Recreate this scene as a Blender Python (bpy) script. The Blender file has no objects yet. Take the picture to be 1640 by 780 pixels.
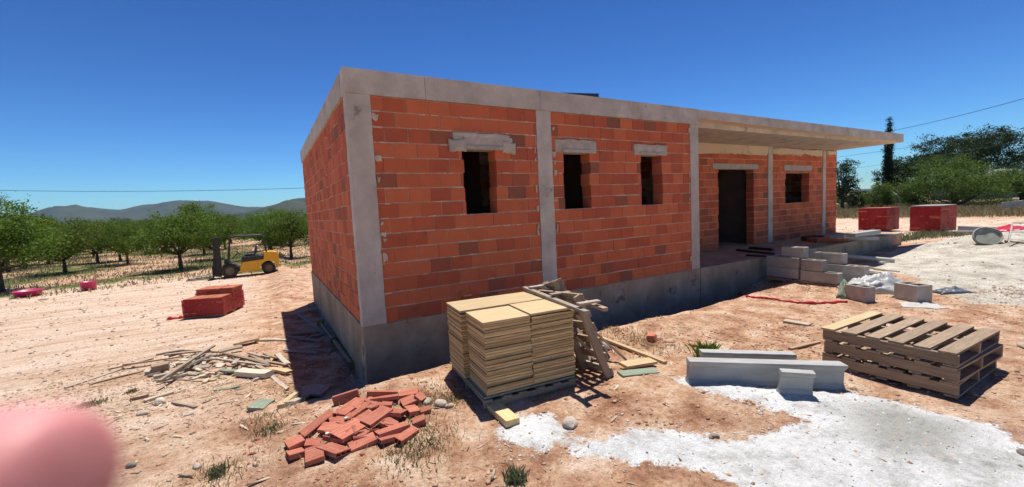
import bpy, bmesh, math, random
import numpy as np
from mathutils import Vector, Matrix, Quaternion
R = math.radians
S = bpy.context.scene
COL = S.collection
rng = random.Random(7)

# ------------------------------------------------------------------ camera, sky, sun, exposure
CAM = np.array([-0.9829, -5.681, 1.4381]); FPX = 673.8
MW = np.array([[0.8621, -0.5044, -0.0489], [0.0827, 0.0448, 0.9956], [0.5, 0.8623, -0.0803]])  # rows: right, up, forward
cd = bpy.data.cameras.new('camera'); cam = bpy.data.objects.new('camera', cd); COL.objects.link(cam)
S.camera = cam
r_, u_, f_ = [Vector(v).normalized() for v in MW]
cam.matrix_world = Matrix(((r_.x, u_.x, -f_.x, CAM[0]), (r_.y, u_.y, -f_.y, CAM[1]), (r_.z, u_.z, -f_.z, CAM[2]), (0, 0, 0, 1)))
cd.sensor_width = 36; cd.lens = FPX / 1640 * 36
cd.clip_start = 0.005; cd.clip_end = 30000
cd.dof.use_dof = True; cd.dof.focus_distance = 7.5; cd.dof.aperture_fstop = 3.4
SUN = Vector((0.20, 0.235, 1.0)).normalized()
sd = bpy.data.lights.new('sun', 'SUN'); sun = bpy.data.objects.new('sun', sd); COL.objects.link(sun)
sd.energy = 4.2; sd.angle = R(0.5); sd.color = (1.0, 0.955, 0.89)
sun.rotation_euler = (-SUN).to_track_quat('-Z', 'Y').to_euler()
W = bpy.data.worlds.new('World'); S.world = W; W.use_nodes = True
wn = W.node_tree; bg = wn.nodes['Background']
sk = wn.nodes.new('ShaderNodeTexSky'); sk.sky_type = 'NISHITA'; sk.sun_disc = False
sk.sun_elevation = math.asin(SUN.z); sk.sun_rotation = math.atan2(SUN.x, SUN.y)
sk.altitude = 700; sk.air_density = 1.0; sk.dust_density = 0.0; sk.ozone_density = 2.2
m1 = wn.nodes.new('ShaderNodeVectorMath'); m1.operation = 'SCALE'; m1.inputs['Scale'].default_value = 0.125
gm = wn.nodes.new('ShaderNodeGamma'); gm.inputs['Gamma'].default_value = 1.8
m2 = wn.nodes.new('ShaderNodeVectorMath'); m2.operation = 'SCALE'; m2.inputs['Scale'].default_value = 5.7
wn.links.new(sk.outputs[0], m1.inputs[0]); wn.links.new(m1.outputs[0], gm.inputs[0]); wn.links.new(gm.outputs[0], m2.inputs[0])
m3 = wn.nodes.new('ShaderNodeVectorMath'); m3.operation = 'MULTIPLY'; m3.inputs[1].default_value = (0.62, 0.93, 1.12)
wn.links.new(m2.outputs[0], m3.inputs[0]); wn.links.new(m3.outputs[0], bg.inputs[0]); bg.inputs[1].default_value = 0.125
S.view_settings.view_transform = 'Standard'; S.view_settings.look = 'None'
S.view_settings.exposure = 0.55; S.view_settings.gamma = 1.0
S.render.engine = 'CYCLES'

# ------------------------------------------------------------------ noise and terrain height
def _hash(ix, iy, seed):
    v = (ix.astype(np.int64) * 374761393 + iy.astype(np.int64) * 668265263 + seed * 1442695041) & 0xffffffff
    v = ((v ^ (v >> 13)) * 1274126177) & 0xffffffff
    v = (v ^ (v >> 16)) & 0xffffffff
    return v.astype(np.float64) / 0xffffffff
def vnoise(x, y, seed=0):
    x = np.asarray(x, float); y = np.asarray(y, float)
    ix = np.floor(x); iy = np.floor(y); fx = x - ix; fy = y - iy
    fx = fx * fx * (3 - 2 * fx); fy = fy * fy * (3 - 2 * fy)
    a = _hash(ix, iy, seed); b = _hash(ix + 1, iy, seed); c = _hash(ix, iy + 1, seed); d = _hash(ix + 1, iy + 1, seed)
    return (a + (b - a) * fx) * (1 - fy) + (c + (d - c) * fx) * fy
def fbm(x, y, o=4, seed=0):
    s = 0; a = 0.5
    for k in range(o):
        s = s + a * (vnoise(x, y, seed + k * 17) - 0.5) * 2; x = x * 2.03 + 5.1; y = y * 2.03 + 3.7; a *= 0.5
    return s
def ss(a, b, v):
    t = np.clip((v - a) / (b - a), 0, 1); return t * t * (3 - 2 * t)
def gauss(x, y, cx, cy, rx, ry, rot=0.0):
    c, s = math.cos(rot), math.sin(rot); dx = x - cx; dy = y - cy
    return np.exp(-(((dx * c + dy * s) / rx) ** 2 + ((-dx * s + dy * c) / ry) ** 2))
def hbase(x, y):
    x = np.asarray(x, float); y = np.asarray(y, float)
    left = ss(0.3, -1.2, x) * ss(-1.6, 2.5, y)
    z = -0.48 - 0.37 * left
    z = z - 0.12 * ss(10, 20, y) * ss(4, -2, x)                                   # orchard a little lower
    inside = ss(-0.6, 0.0, x) * ss(18.4, 17.8, x)
    ditchf = ss(-0.95, -0.35, y) * ss(-0.75, 0.1, x) * (1 - ss(7.5, 9.5, x))       # trench along the brick front
    z = z - 0.42 * ditchf * (1 - left)
    ditchl = ss(-1.25, -0.55, x) * ss(-0.75, -0.1, y) * ss(0.6, 0.2, x) * (1 - ss(8, 9.5, y))
    z = np.where(z > -0.9, z + (-0.9 - z) * ditchl, z)
    z = z + 0.10 * gauss(x, y, -0.1, -1.35, 0.7, 0.45, 0.2) + 0.06 * gauss(x, y, 1.0, -1.0, 0.7, 0.3)
    z = z + 0.10 * gauss(x, y, 2.1, -3.0, 1.1, 0.6, -0.5) + 0.07 * gauss(x, y, 4.4, -1.3, 1.6, 0.35, -0.1)
    z = z + 0.50 * gauss(x, y, 18.0, -2.3, 2.6, 1.5, -0.3) + 0.2 * gauss(x, y, 13.5, -2.9, 2.2, .9, -0.2) + 0.45 * gauss(x, y, 19.5, -5.2, 2.6, 2.4)
    z = z - 0.25 * gauss(x, y, 20.3, 1.2, 1.4, 0.8)
    z = z + 1.4 * ss(50, 130, x)                                                   # land rises gently beyond the field
    return z
def hfine(x, y):
    n = 0.045 * fbm(x * 0.7, y * 0.7, 3, 3) + 0.030 * fbm(x * 2.7, y * 2.7, 4, 9)
    n = n + 0.026 * np.abs(fbm(x * 9, y * 9, 3, 31)) * ss(-0.3, 0.35, fbm(x * 0.9, y * 0.9, 2, 77))
    v = -x * .454 + y * .891 + .35 * fbm(x * .12, y * .12 + 3, 2, 61); tr = 0
    for c_ in (4.3, 5.9, 7.6, 9.2, 10.6, 12.2): tr = tr + np.exp(-((v - c_) / .16) ** 2) - .45 * np.exp(-((np.abs(v - c_) - .30) / .10) ** 2)
    n = n - .035 * tr * ss(-1.2, -2.4, x) * ss(0, 2, y) * ss(17.5, 15.5, y) * (.35 + .65 * vnoise(x * .5, y * .5, 5))
    calm = ss(-1.0, -2.5, x) * ss(0, 3, y)
    far = ss(15, 40, np.hypot(x, y))
    return n * (1 - 0.5 * calm) * (1 - 0.6 * far)
def hgt(x, y): return hbase(x, y) + hfine(x, y)
def H(x, y): return float(hgt(np.array([x]), np.array([y]))[0])
def rayd(px, py): return MW.T @ np.array([(px - 820) / FPX, -(py - 390) / FPX, 1.0])
def Z(px, py, z):
    d = rayd(px, py); t = (z - CAM[2]) / d[2]; return Vector(CAM + t * d)
def G(px, py, lift=0.0):
    z = -0.55
    for _ in range(14):
        p = Z(px, py, z + lift); z = 0.5 * z + 0.5 * H(p.x, p.y)
    p = Z(px, py, z + lift); return p
def D(px, py, depth): return Vector(CAM + depth * rayd(px, py))

# ------------------------------------------------------------------ mesh helpers
class MB:
    def __init__(s): s.v = []; s.f = []; s.m = []
    def add(s, vs, fs, mi=0):
        o = len(s.v); s.v += [tuple(v) for v in vs]; s.f += [tuple(i + o for i in f) for f in fs]; s.m += [mi] * len(fs)
    def box(s, c, d, M=None, mi=0, jit=0.0):
        x, y, z = [k / 2 for k in d]; c = Vector(c)
        vs = [Vector((a * x, b * y, e * z)) for a, b, e in ((-1,-1,-1),(1,-1,-1),(1,1,-1),(-1,1,-1),(-1,-1,1),(1,-1,1),(1,1,1),(-1,1,1))]
        if jit: vs = [v + Vector((rng.uniform(-jit, jit), rng.uniform(-jit, jit), rng.uniform(-jit, jit))) for v in vs]
        vs = [(M @ v if M is not None else v) + c for v in vs]
        s.add(vs, ((0,3,2,1),(4,5,6,7),(0,1,5,4),(1,2,6,5),(2,3,7,6),(3,0,4,7)), mi)
    def b2(s, a, b, mi=0):
        s.box([(a[i] + b[i]) / 2 for i in range(3)], [abs(b[i] - a[i]) for i in range(3)], None, mi)
    def bar(s, p, q, w, t, mi=0, up=(0, 0, 1)):
        p = Vector(p); q = Vector(q); x = (q - p); L = x.length; x.normalize(); u = Vector(up)
        if abs(x.dot(u)) > 0.98: u = Vector((0, 1, 0))
        y = u.cross(x).normalized(); z = x.cross(y)
        s.box((p + q) / 2, (L, w, t), Matrix((x, y, z)).transposed(), mi)
    def tube(s, pts, r, n=8, mi=0, cap=True):
        pts = [Vector(p) for p in pts]; rs = r if isinstance(r, (list, tuple)) else [r] * len(pts)
        rings = []; o = len(s.v)
        prev = None
        for i, p in enumerate(pts):
            d = (pts[min(i + 1, len(pts) - 1)] - pts[max(i - 1, 0)]).normalized()
            a = Vector((0, 0, 1)) if abs(d.z) < 0.9 else Vector((1, 0, 0))
            if prev is not None: a = prev
            a = (a - d * a.dot(d)).normalized(); prev = a; b = d.cross(a)
            s.v += [tuple(p + (a * math.cos(2 * math.pi * k / n) + b * math.sin(2 * math.pi * k / n)) * rs[i]) for k in range(n)]
        for i in range(len(pts) - 1):
            for k in range(n):
                s.f.append((o + i * n + k, o + i * n + (k + 1) % n, o + (i + 1) * n + (k + 1) % n, o + (i + 1) * n + k)); s.m.append(mi)
        if cap:
            s.f.append(tuple(o + k for k in reversed(range(n)))); s.m.append(mi)
            s.f.append(tuple(o + (len(pts) - 1) * n + k for k in range(n))); s.m.append(mi)
    def prism(s, prof, y0, y1, mi=0):      # profile in xz, extruded along y
        n = len(prof); a = [(p[0], y0, p[1]) for p in prof]; b = [(p[0], y1, p[1]) for p in prof]
        s.add(a + b, [tuple(range(n)), tuple(reversed(range(n, 2 * n)))] + [(i, i + n, (i + 1) % n + n, (i + 1) % n) for i in range(n)], mi)
    def build(s, name, mats, parent=None, smooth=False, bevel=0.0):
        me = bpy.data.meshes.new(name); me.from_pydata(s.v, [], s.f); 
        for m in (mats if isinstance(mats, (list, tuple)) else [mats]): me.materials.append(m)
        me.polygons.foreach_set('material_index', s.m)
        if smooth: me.polygons.foreach_set('use_smooth', [True] * len(s.f))
        me.validate(); me.update()
        o = bpy.data.objects.new(name, me); COL.objects.link(o)
        if parent: o.parent = parent
        if bevel:
            b = o.modifiers.new('bevel', 'BEVEL'); b.width = bevel; b.segments = 2; b.limit_method = 'ANGLE'
        return o
def tag(o, label=None, cat=None, group=None, kind=None):
    for k, v in (('label', label), ('category', cat), ('group', group), ('kind', kind)):
        if v: o[k] = v
    return o
def empty(name, loc=(0, 0, 0), rz=0, label=None, cat=None, group=None):
    o = bpy.data.objects.new(name, None); COL.objects.link(o); o.location = loc; o.rotation_euler = (0, 0, rz)
    o.empty_display_size = 0.1
    return tag(o, label, cat, group)
def children_of(o): return [c for c in COL.objects if c.parent == o]
def copy_tree(o, parent=None):
    c = o.copy(); COL.objects.link(c); c.parent = parent
    for ch in children_of(o): copy_tree(ch, c)
    return c
def place(o, loc, M=None):
    o.matrix_basis = Matrix.Translation(Vector(loc)) @ (M.to_4x4() if M is not None else Matrix.Identity(4)); return o
def frame(x, up=(0, 0, 1), roll=0.0):
    x = Vector(x).normalized(); u = Vector(up); y = u.cross(x).normalized(); z = x.cross(y)
    return Matrix((x, y, z)).transposed() @ Matrix.Rotation(roll, 3, 'X')

# ------------------------------------------------------------------ materials
def nodes_of(name):
    m = bpy.data.materials.new(name); m.use_nodes = True; nt = m.node_tree
    return m, nt, nt.nodes, nt.links, nt.nodes['Principled BSDF']
def ramp(N, pts):
    r = N.new('ShaderNodeValToRGB'); e = r.color_ramp.elements
    while len(e) < len(pts): e.new(0.5)
    for i, (p, c) in enumerate(pts): e[i].position = p; e[i].color = (*c, 1) if len(c) == 3 else c
    return r
def noise(N, L, co, scale, detail=5, rough=0.6, dim=None):
    n = N.new('ShaderNodeTexNoise'); n.inputs['Scale'].default_value = scale; n.inputs['Detail'].default_value = detail
    n.inputs['Roughness'].default_value = rough; L.new(co, n.inputs['Vector']); return n.outputs['Fac']
def mixc(N, L, fac, a, b, mode='MIX'):
    m = N.new('ShaderNodeMix'); m.data_type = 'RGBA'; m.blend_type = mode
    for s, v in ((m.inputs[0], fac), (m.inputs[6], a), (m.inputs[7], b)):
        if hasattr(v, 'is_linked'): L.new(v, s)
        elif isinstance(v, (tuple, list)): s.default_value = (*v, 1)
        else: s.default_value = v
    return m.outputs[2]
def mth(N, L, op, a, b=0.0, clamp=False):
    m = N.new('ShaderNodeMath'); m.operation = op; m.use_clamp = clamp
    for s, v in ((m.inputs[0], a), (m.inputs[1], b)):
        if hasattr(v, 'is_linked'): L.new(v, s)
        else: s.default_value = v
    return m.outputs[0]
def generic(name, c1, c2, scale=3.0, rough=0.8, bump=0.3, stretch=(1, 1, 1), var=0.25, c3=None, t3=0.62, metal=0.0, bdist=0.01, island=False, fine=60, spec=0.3, world=False):
    m, nt, N, L, P = nodes_of(name)
    tc = N.new('ShaderNodeTexCoord'); mp = N.new('ShaderNodeMapping'); mp.inputs['Scale'].default_value = stretch
    if world:
        ge = N.new('ShaderNodeNewGeometry'); L.new(ge.outputs['Position'], mp.inputs[0])
    else:
        oi = N.new('ShaderNodeObjectInfo'); ad = N.new('ShaderNodeVectorMath'); ad.operation = 'ADD'
        sc = N.new('ShaderNodeVectorMath'); sc.operation = 'SCALE'; sc.inputs['Scale'].default_value = 17.0
        cb = N.new('ShaderNodeCombineXYZ')
        for i in range(3): L.new(oi.outputs['Random'], cb.inputs[i])
        L.new(cb.outputs[0], sc.inputs[0]); L.new(tc.outputs['Object'], ad.inputs[0]); L.new(sc.outputs[0], ad.inputs[1]); L.new(ad.outputs[0], mp.inputs[0])
    co = mp.outputs[0]
    n1 = noise(N, L, co, scale, 6, 0.62)
    rp = ramp(N, [(0.3, c1), (0.68, c2)]); L.new(n1, rp.inputs[0]); c = rp.outputs[0]
    if c3:
        n3 = noise(N, L, co, scale * 0.7 + 1.3, 7, 0.7); mr = ramp(N, [(t3, (0, 0, 0)), (t3 + 0.08, (1, 1, 1))]); L.new(n3, mr.inputs[0])
        c = mixc(N, L, mr.outputs[0], c, c3)
    if var:
        hv = N.new('ShaderNodeHueSaturation'); L.new(c, hv.inputs['Color'])
        if island: g2 = N.new('ShaderNodeNewGeometry'); rv = g2.outputs['Random Per Island']
        else: g2 = N.new('ShaderNodeObjectInfo'); rv = g2.outputs['Random']
        L.new(mth(N, L, 'ADD', mth(N, L, 'MULTIPLY', rv, 2 * var), 1 - var), hv.inputs['Value']); c = hv.outputs[0]
    nf = noise(N, L, co, fine, 4, 0.7)
    c = mixc(N, L, 0.5, c, mixc(N, L, nf, (0.62, 0.62, 0.62), (1.28, 1.28, 1.28)), 'MULTIPLY')
    L.new(c, P.inputs['Base Color']); P.inputs['Roughness'].default_value = rough; P.inputs['Metallic'].default_value = metal
    P.inputs['Specular IOR Level'].default_value = spec
    if bump:
        b = N.new('ShaderNodeBump'); b.inputs['Strength'].default_value = bump; b.inputs['Distance'].default_value = bdist
        L.new(mth(N, L, 'ADD', nf, n1), b.inputs['Height']); L.new(b.outputs[0], P.inputs['Normal'])
    return m
def leafmat(name, c1, c2, trans=0.35):
    m, nt, N, L, P = nodes_of(name)
    g = N.new('ShaderNodeNewGeometry'); oi = N.new('ShaderNodeObjectInfo')
    rp = ramp(N, [(0.0, c1), (1.0, c2)]); L.new(g.outputs['Random Per Island'], rp.inputs[0])
    hv = N.new('ShaderNodeHueSaturation'); L.new(rp.outputs[0], hv.inputs['Color'])
    L.new(mth(N, L, 'ADD', mth(N, L, 'MULTIPLY', oi.outputs['Random'], 0.4), 0.8), hv.inputs['Value'])
    L.new(mth(N, L, 'ADD', mth(N, L, 'MULTIPLY', oi.outputs['Random'], 0.03), 0.485), hv.inputs['Hue'])
    L.new(hv.outputs[0], P.inputs['Base Color']); P.inputs['Roughness'].default_value = 0.65; P.inputs['Specular IOR Level'].default_value = 0.25
    t = N.new('ShaderNodeBsdfTranslucent'); L.new(hv.outputs[0], t.inputs[0]); mx = N.new('ShaderNodeMixShader'); mx.inputs[0].default_value = trans
    L.new(P.outputs[0], mx.inputs[1]); L.new(t.outputs[0], mx.inputs[2]); L.new(mx.outputs[0], N['Material Output'].inputs[0])
    return m
M = {}
M['concrete'] = generic('concrete', (.41, .375, .32), (.63, .585, .51), 2.6, .9, .6, c3=(.25, .215, .17), t3=.60, var=.06, world=True)
M['plinth'] = generic('plinth_concrete', (.24, .185, .13), (.48, .385, .28), 1.6, .92, .5, (1, 1, .8), c3=(.12, .10, .085), t3=.58, var=.05, world=True)
M['soffit'] = generic('soffit_concrete', (.62, .50, .37), (.74, .61, .46), .9, .9, .15, (1, 1, 1), c3=(.52, .42, .31), t3=.60, var=.0, world=True)
M['lintel'] = generic('lintel_concrete', (.38, .34, .29), (.56, .51, .44), 6, .9, .4, c3=(.26, .22, .19), t3=.64, var=.08)
M['foam'] = generic('foam', (.62, .52, .38), (.72, .64, .52), 9, .9, .8, var=.05)
M['dark_inside'] = generic('dark_inner_surface', (.10, .07, .06), (.16, .11, .09), 2, .95, .2, var=0)  # one dark tone for the partitions, inner column and wall joint
M['mortar'] = generic('mortar', (.46, .34, .25), (.72, .60, .48), 7, .95, .7, world=True, var=0)
M['wood_pale'] = generic('pale_pine', (.46, .33, .17), (.60, .46, .27), 5, .7, .25, (.6, 9, 9), .10, c3=(.40, .26, .11), t3=.66)
M['wood_yellow'] = generic('yellow_edge_board', (.45, .31, .15), (.66, .48, .24), 4, .7, .4, (1.0, 14, 14), .34, c3=(.24, .16, .09), t3=.58)
M['wood_old'] = generic('weathered_wood', (.26, .185, .12), (.46, .34, .235), 5, .85, .5, (.8, 11, 11), .22, c3=(.13, .09, .06), t3=.63)
M['wood_grey'] = generic('grey_wood', (.31, .25, .19), (.52, .44, .35), 5, .85, .5, (.8, 11, 11), .3, c3=(.15, .12, .10), t3=.63)
M['wood_white'] = generic('bleached_wood', (.48, .42, .32), (.64, .58, .46), 5, .8, .4, (.8, 9, 9), .15)
M['wood_green'] = generic('green_board', (.17, .21, .155), (.28, .32, .23), 5, .8, .4, (1, 6, 6), .1, c3=(.36, .38, .28), t3=.55)
M['block'] = generic('grey_block', (.40, .36, .31), (.54, .49, .43), 8, .95, .8, var=.12, fine=120)
M['precast'] = generic('precast_concrete', (.34, .34, .325), (.47, .465, .44), 3, .8, .3, (1, 3, 3), .06, c3=(.27, .27, .26), t3=.64)
M['tile'] = generic('red_tile', (.34, .085, .045), (.50, .17, .095), 5, .8, .3, var=.16)
M['brick_loose'] = generic('loose_brick', (.42, .13, .078), (.58, .225, .15), 6, .85, .5, (1.0, 6, 1.0), .16, c3=(.48, .33, .24), t3=.66)
M['red_plastic'] = generic('red_plastic', (.50, .012, .02), (.62, .03, .045), 6, .35, .3, var=.05, spec=.5)
M['magenta'] = generic('magenta_plastic', (.48, .03, .12), (.60, .06, .18), 6, .4, .2, var=.1, spec=.5)
M['bucket_in'] = generic('dusty_plastic', (.55, .22, .26), (.65, .35, .36), 6, .6, .2, var=.1)
M['yellow_paint'] = generic('yellow_paint', (.70, .37, .015), (.80, .45, .025), 3, .35, .08, var=0, c3=(.52, .30, .05), t3=.68, spec=.5)
M['black_metal'] = generic('black_metal', (.022, .02, .022), (.05, .045, .045), 4, .5, .2, var=0, c3=(.10, .07, .05), t3=.66)
M['rubber'] = generic('rubber', (.03, .028, .027), (.085, .07, .06), 4, .9, .4, var=0)
M['rim'] = generic('rim', (.16, .13, .08), (.24, .18, .10), 5, .6, .3, var=0)
M['seat'] = generic('seat_vinyl', (.05, .045, .04), (.10, .09, .085), 5, .5, .2, var=0)
M['grey_light'] = generic('light_metal', (.48, .46, .43), (.58, .56, .54), 5, .5, .1, var=0)
M['bark'] = generic('bark', (.075, .055, .04), (.15, .115, .085), 7, .95, .8, (3, 3, .6), .1)
M['stone'] = generic('stones', (.36, .26, .19), (.58, .47, .37), 9, .95, .5, island=True, var=.3, world=True)
M['chip'] = generic('chips', (.40, .30, .20), (.62, .52, .38), 9, .9, .3, island=True, var=.35, world=True)
M['rock'] = generic('rock', (.40, .33, .26), (.58, .50, .41), 9, .95, .9, var=.15)
M['white_crumb'] = generic('white_crumbs', (.42, .41, .38), (.66, .65, .62), 9, .95, .5, island=True, var=.35, world=True)
M['sheet'] = generic('white_sheet', (.33, .33, .325), (.48, .48, .475), 4, .45, .3, var=.05, spec=.5)
M['dark_bag'] = generic('dark_bag', (.05, .06, .075), (.13, .15, .17), 5, .5, .3, var=0, spec=.5)
M['navy'] = generic('navy_panel', (.012, .02, .045), (.025, .035, .07), 3, .35, .05, var=0, spec=.5)
M['pvc'] = generic('pvc', (.55, .53, .47), (.66, .63, .56), 4, .5, .1, var=.05)
M['cable'] = generic('cable', (.03, .03, .035), (.05, .05, .055), 3, .6, 0, var=0)
M['hose'] = generic('hose', (.22, .24, .19), (.38, .39, .32), 6, .6, .3, (1, 1, 1), var=.1)
M['rust'] = generic('rusty_pipe', (.16, .10, .045), (.34, .23, .10), 5, .6, .3, var=.1, metal=.2)
M['tin'] = generic('tin', (.42, .45, .48), (.60, .62, .64), 5, .35, .2, var=.1, metal=.5)
M['plaster'] = generic('pale_plaster', (.42, .40, .37), (.55, .53, .49), 2, .9, .2, var=.1)
M['roof_grey'] = generic('grey_roof', (.17, .165, .16), (.26, .25, .24), 2, .9, .2, var=.05)
M['almond'] = leafmat('almond_leaves', (.058, .108, .012), (.155, .24, .030), .4)
M['olive'] = leafmat('dark_needles', (.018, .040, .014), (.050, .085, .025), .2)
M['bushy'] = leafmat('bush_leaves', (.06, .11, .018), (.16, .23, .045), .35)
M['cypress'] = leafmat('cypress_needles', (.010, .022, .010), (.028, .050, .018), .1)
M['weed'] = leafmat('weed_leaves', (.10, .13, .06), (.27, .28, .15), .3)
M['dry'] = leafmat('dry_grass', (.22, .17, .085), (.42, .35, .19), .3)

def brick_material():
    m, nt, N, L, P = nodes_of('clay_brick')
    g = N.new('ShaderNodeNewGeometry'); co = g.outputs['Position']; rnd = g.outputs['Random Per Island']
    rp = ramp(N, [(0.0, (.56, .145, .066)), (0.35, (.62, .175, .078)), (0.62, (.51, .125, .058)), (0.91, (.46, .115, .06)), (0.95, (.34, .115, .065)), (1.0, (.26, .105, .062))])
    rp.color_ramp.interpolation = 'LINEAR'; L.new(rnd, rp.inputs[0])
    n1 = noise(N, L, co, 3.0, 6, .65); n2 = noise(N, L, co, 55, 4, .7)
    c = mixc(N, L, 0.55, rp.outputs[0], mixc(N, L, n1, (.55, .55, .55), (1.45, 1.4, 1.35)), 'MULTIPLY')
    c = mixc(N, L, 0.4, c, mixc(N, L, n2, (.6, .6, .6), (1.3, 1.3, 1.3)), 'MULTIPLY')
    st = noise(N, L, co, 2.3, 8, .72); sr = ramp(N, [(.60, (0, 0, 0)), (.72, (.75, .75, .75))]); L.new(st, sr.inputs[0])
    c = mixc(N, L, sr.outputs[0], c, (.16, .085, .055))                       # soot and damp stains
    sp = noise(N, L, co, 7.5, 9, .75); sq = ramp(N, [(.64, (0, 0, 0)), (.70, (.8, .8, .8))]); L.new(sp, sq.inputs[0])
    c = mixc(N, L, sq.outputs[0], c, (.44, .30, .23))                         # mortar smears
    L.new(c, P.inputs['Base Color']); P.inputs['Roughness'].default_value = .88; P.inputs['Specular IOR Level'].default_value = .25
    mp = N.new('ShaderNodeMapping'); mp.inputs['Scale'].default_value = (70, 70, 2); L.new(co, mp.inputs[0])
    gv = noise(N, L, mp.outputs[0], 1.0, 2, .5)
    b = N.new('ShaderNodeBump'); b.inputs['Strength'].default_value = .5; b.inputs['Distance'].default_value = .006
    L.new(mth(N, L, 'ADD', mth(N, L, 'MULTIPLY', gv, .5), n2), b.inputs['Height']); L.new(b.outputs[0], P.inputs['Normal'])
    return m
M['brick'] = brick_material()

def ground_material():
    m, nt, N, L, P = nodes_of('soil')
    g = N.new('ShaderNodeNewGeometry'); co = g.outputs['Position']
    def att(n):
        a = N.new('ShaderNodeAttribute'); a.attribute_name = n; return a.outputs['Fac']
    big = noise(N, L, co, .55, 6, .6); mid = noise(N, L, co, 2.6, 8, .68); fin = noise(N, L, co, 22, 6, .72); grit = noise(N, L, co, 70, 5, .8)
    rp = ramp(N, [(.34, (.30, .145, .082)), (.45, (.47, .265, .16)), (.53, (.60, .385, .25)), (.66, (.74, .56, .42))]); L.new(mid, rp.inputs[0])
    mpp = N.new('ShaderNodeMapping'); mpp.inputs['Rotation'].default_value = (0, 0, R(-27)); mpp.inputs['Scale'].default_value = (.35, 2.6, 1); L.new(co, mpp.inputs[0])
    strk = noise(N, L, mpp.outputs[0], 1.1, 8, .68)
    pr = ramp(N, [(.34, (.46, .29, .19)), (.46, (.66, .48, .345)), (.60, (.77, .61, .48))]); L.new(strk, pr.inputs[0])
    pa = mth(N, L, 'ADD', att('pale'), mth(N, L, 'MULTIPLY', mth(N, L, 'SUBTRACT', big, .5), 1.1), True)
    c = mixc(N, L, pa, rp.outputs[0], pr.outputs[0])
    # pale dust patches on the red soil
    dp = ramp(N, [(.50, (0, 0, 0)), (.66, (1, 1, 1))]); L.new(noise(N, L, co, 1.7, 9, .74), dp.inputs[0])
    c = mixc(N, L, mth(N, L, 'MULTIPLY', dp.outputs[0], .5), c, (.64, .46, .31))
    # green and dry weeds
    gr = ramp(N, [(.35, (.045, .075, .018)), (.55, (.14, .16, .05)), (.72, (.34, .28, .14))]); L.new(noise(N, L, co, 3.5, 8, .75), gr.inputs[0])
    ga = mth(N, L, 'ADD', att('green'), mth(N, L, 'MULTIPLY', mth(N, L, 'SUBTRACT', noise(N, L, co, 1.3, 8, .7), .5), 1.6))
    gs = ramp(N, [(.42, (0, 0, 0)), (.58, (1, 1, 1))]); L.new(ga, gs.inputs[0])
    c = mixc(N, L, gs.outputs[0], c, gr.outputs[0])
    dg = ramp(N, [(.35, (.20, .155, .08)), (.65, (.40, .33, .20))]); L.new(noise(N, L, co, 1.5, 8, .75), dg.inputs[0])
    c = mixc(N, L, att('dryfield'), c, dg.outputs[0])
    # white plaster and cement dust
    wa = mth(N, L, 'ADD', att('white'), mth(N, L, 'MULTIPLY', mth(N, L, 'SUBTRACT', noise(N, L, co, 4.2, 11, .78), .5), 1.5))
    wa = mth(N, L, 'ADD', wa, mth(N, L, 'MULTIPLY', mth(N, L, 'SUBTRACT', noise(N, L, co, 1.6, 8, .68), .5), 1.15))
    ws = ramp(N, [(.47, (0, 0, 0)), (.50, (.55, .55, .55)), (.58, (1, 1, 1))]); L.new(wa, ws.inputs[0])
    wc = ramp(N, [(.32, (.42, .41, .38)), (.43, (.60, .595, .57)), (.52, (.74, .74, .72)), (.64, (.82, .82, .80))]); L.new(noise(N, L, co, 3.2, 9, .72), wc.inputs[0])
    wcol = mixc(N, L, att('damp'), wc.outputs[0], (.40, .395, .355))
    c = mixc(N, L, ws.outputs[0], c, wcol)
    sa = mth(N, L, 'ADD', att('sand'), mth(N, L, 'MULTIPLY', mth(N, L, 'SUBTRACT', noise(N, L, co, 1.6, 9, .7), .5), .8))
    s2 = ramp(N, [(.46, (0, 0, 0)), (.60, (1, 1, 1))]); L.new(sa, s2.inputs[0])
    sc = ramp(N, [(.36, (.36, .32, .26)), (.48, (.54, .495, .41)), (.60, (.68, .64, .55))]); L.new(noise(N, L, co, 2.0, 9, .75), sc.inputs[0])
    c = mixc(N, L, s2.outputs[0], c, sc.outputs[0])
    wmx = ws.outputs[0]
    fr1 = ramp(N, [(.36, (.58, .54, .5)), (.50, (1, 1, 1)), (.66, (1.15, 1.16, 1.18))]); L.new(fin, fr1.inputs[0])
    c = mixc(N, L, mth(N, L, 'SUBTRACT', .75, mth(N, L, 'MULTIPLY', wmx, .4)), c, fr1.outputs[0], 'MULTIPLY')
    fr2 = ramp(N, [(.36, (.55, .52, .50)), (.5, (1, 1, 1)), (.64, (1.2, 1.2, 1.22))]); L.new(grit, fr2.inputs[0])
    c = mixc(N, L, mth(N, L, 'SUBTRACT', .7, mth(N, L, 'MULTIPLY', wmx, .4)), c, fr2.outputs[0], 'MULTIPLY')
    L.new(c, P.inputs['Base Color']); P.inputs['Roughness'].default_value = .97; P.inputs['Specular IOR Level'].default_value = .1
    b = N.new('ShaderNodeBump'); b.inputs['Strength'].default_value = .9; b.inputs['Distance'].default_value = .04
    L.new(mth(N, L, 'ADD', mth(N, L, 'ADD', fin, mth(N, L, 'MULTIPLY', grit, .35)), mth(N, L, 'ADD', mth(N, L, 'MULTIPLY', mid, 1.2), mth(N, L, 'MULTIPLY', mth(N, L, 'MULTIPLY', strk, pa), 2.2))), b.inputs['Height']); L.new(b.outputs[0], P.inputs['Normal'])
    return m
M['soil'] = ground_material()

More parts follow.
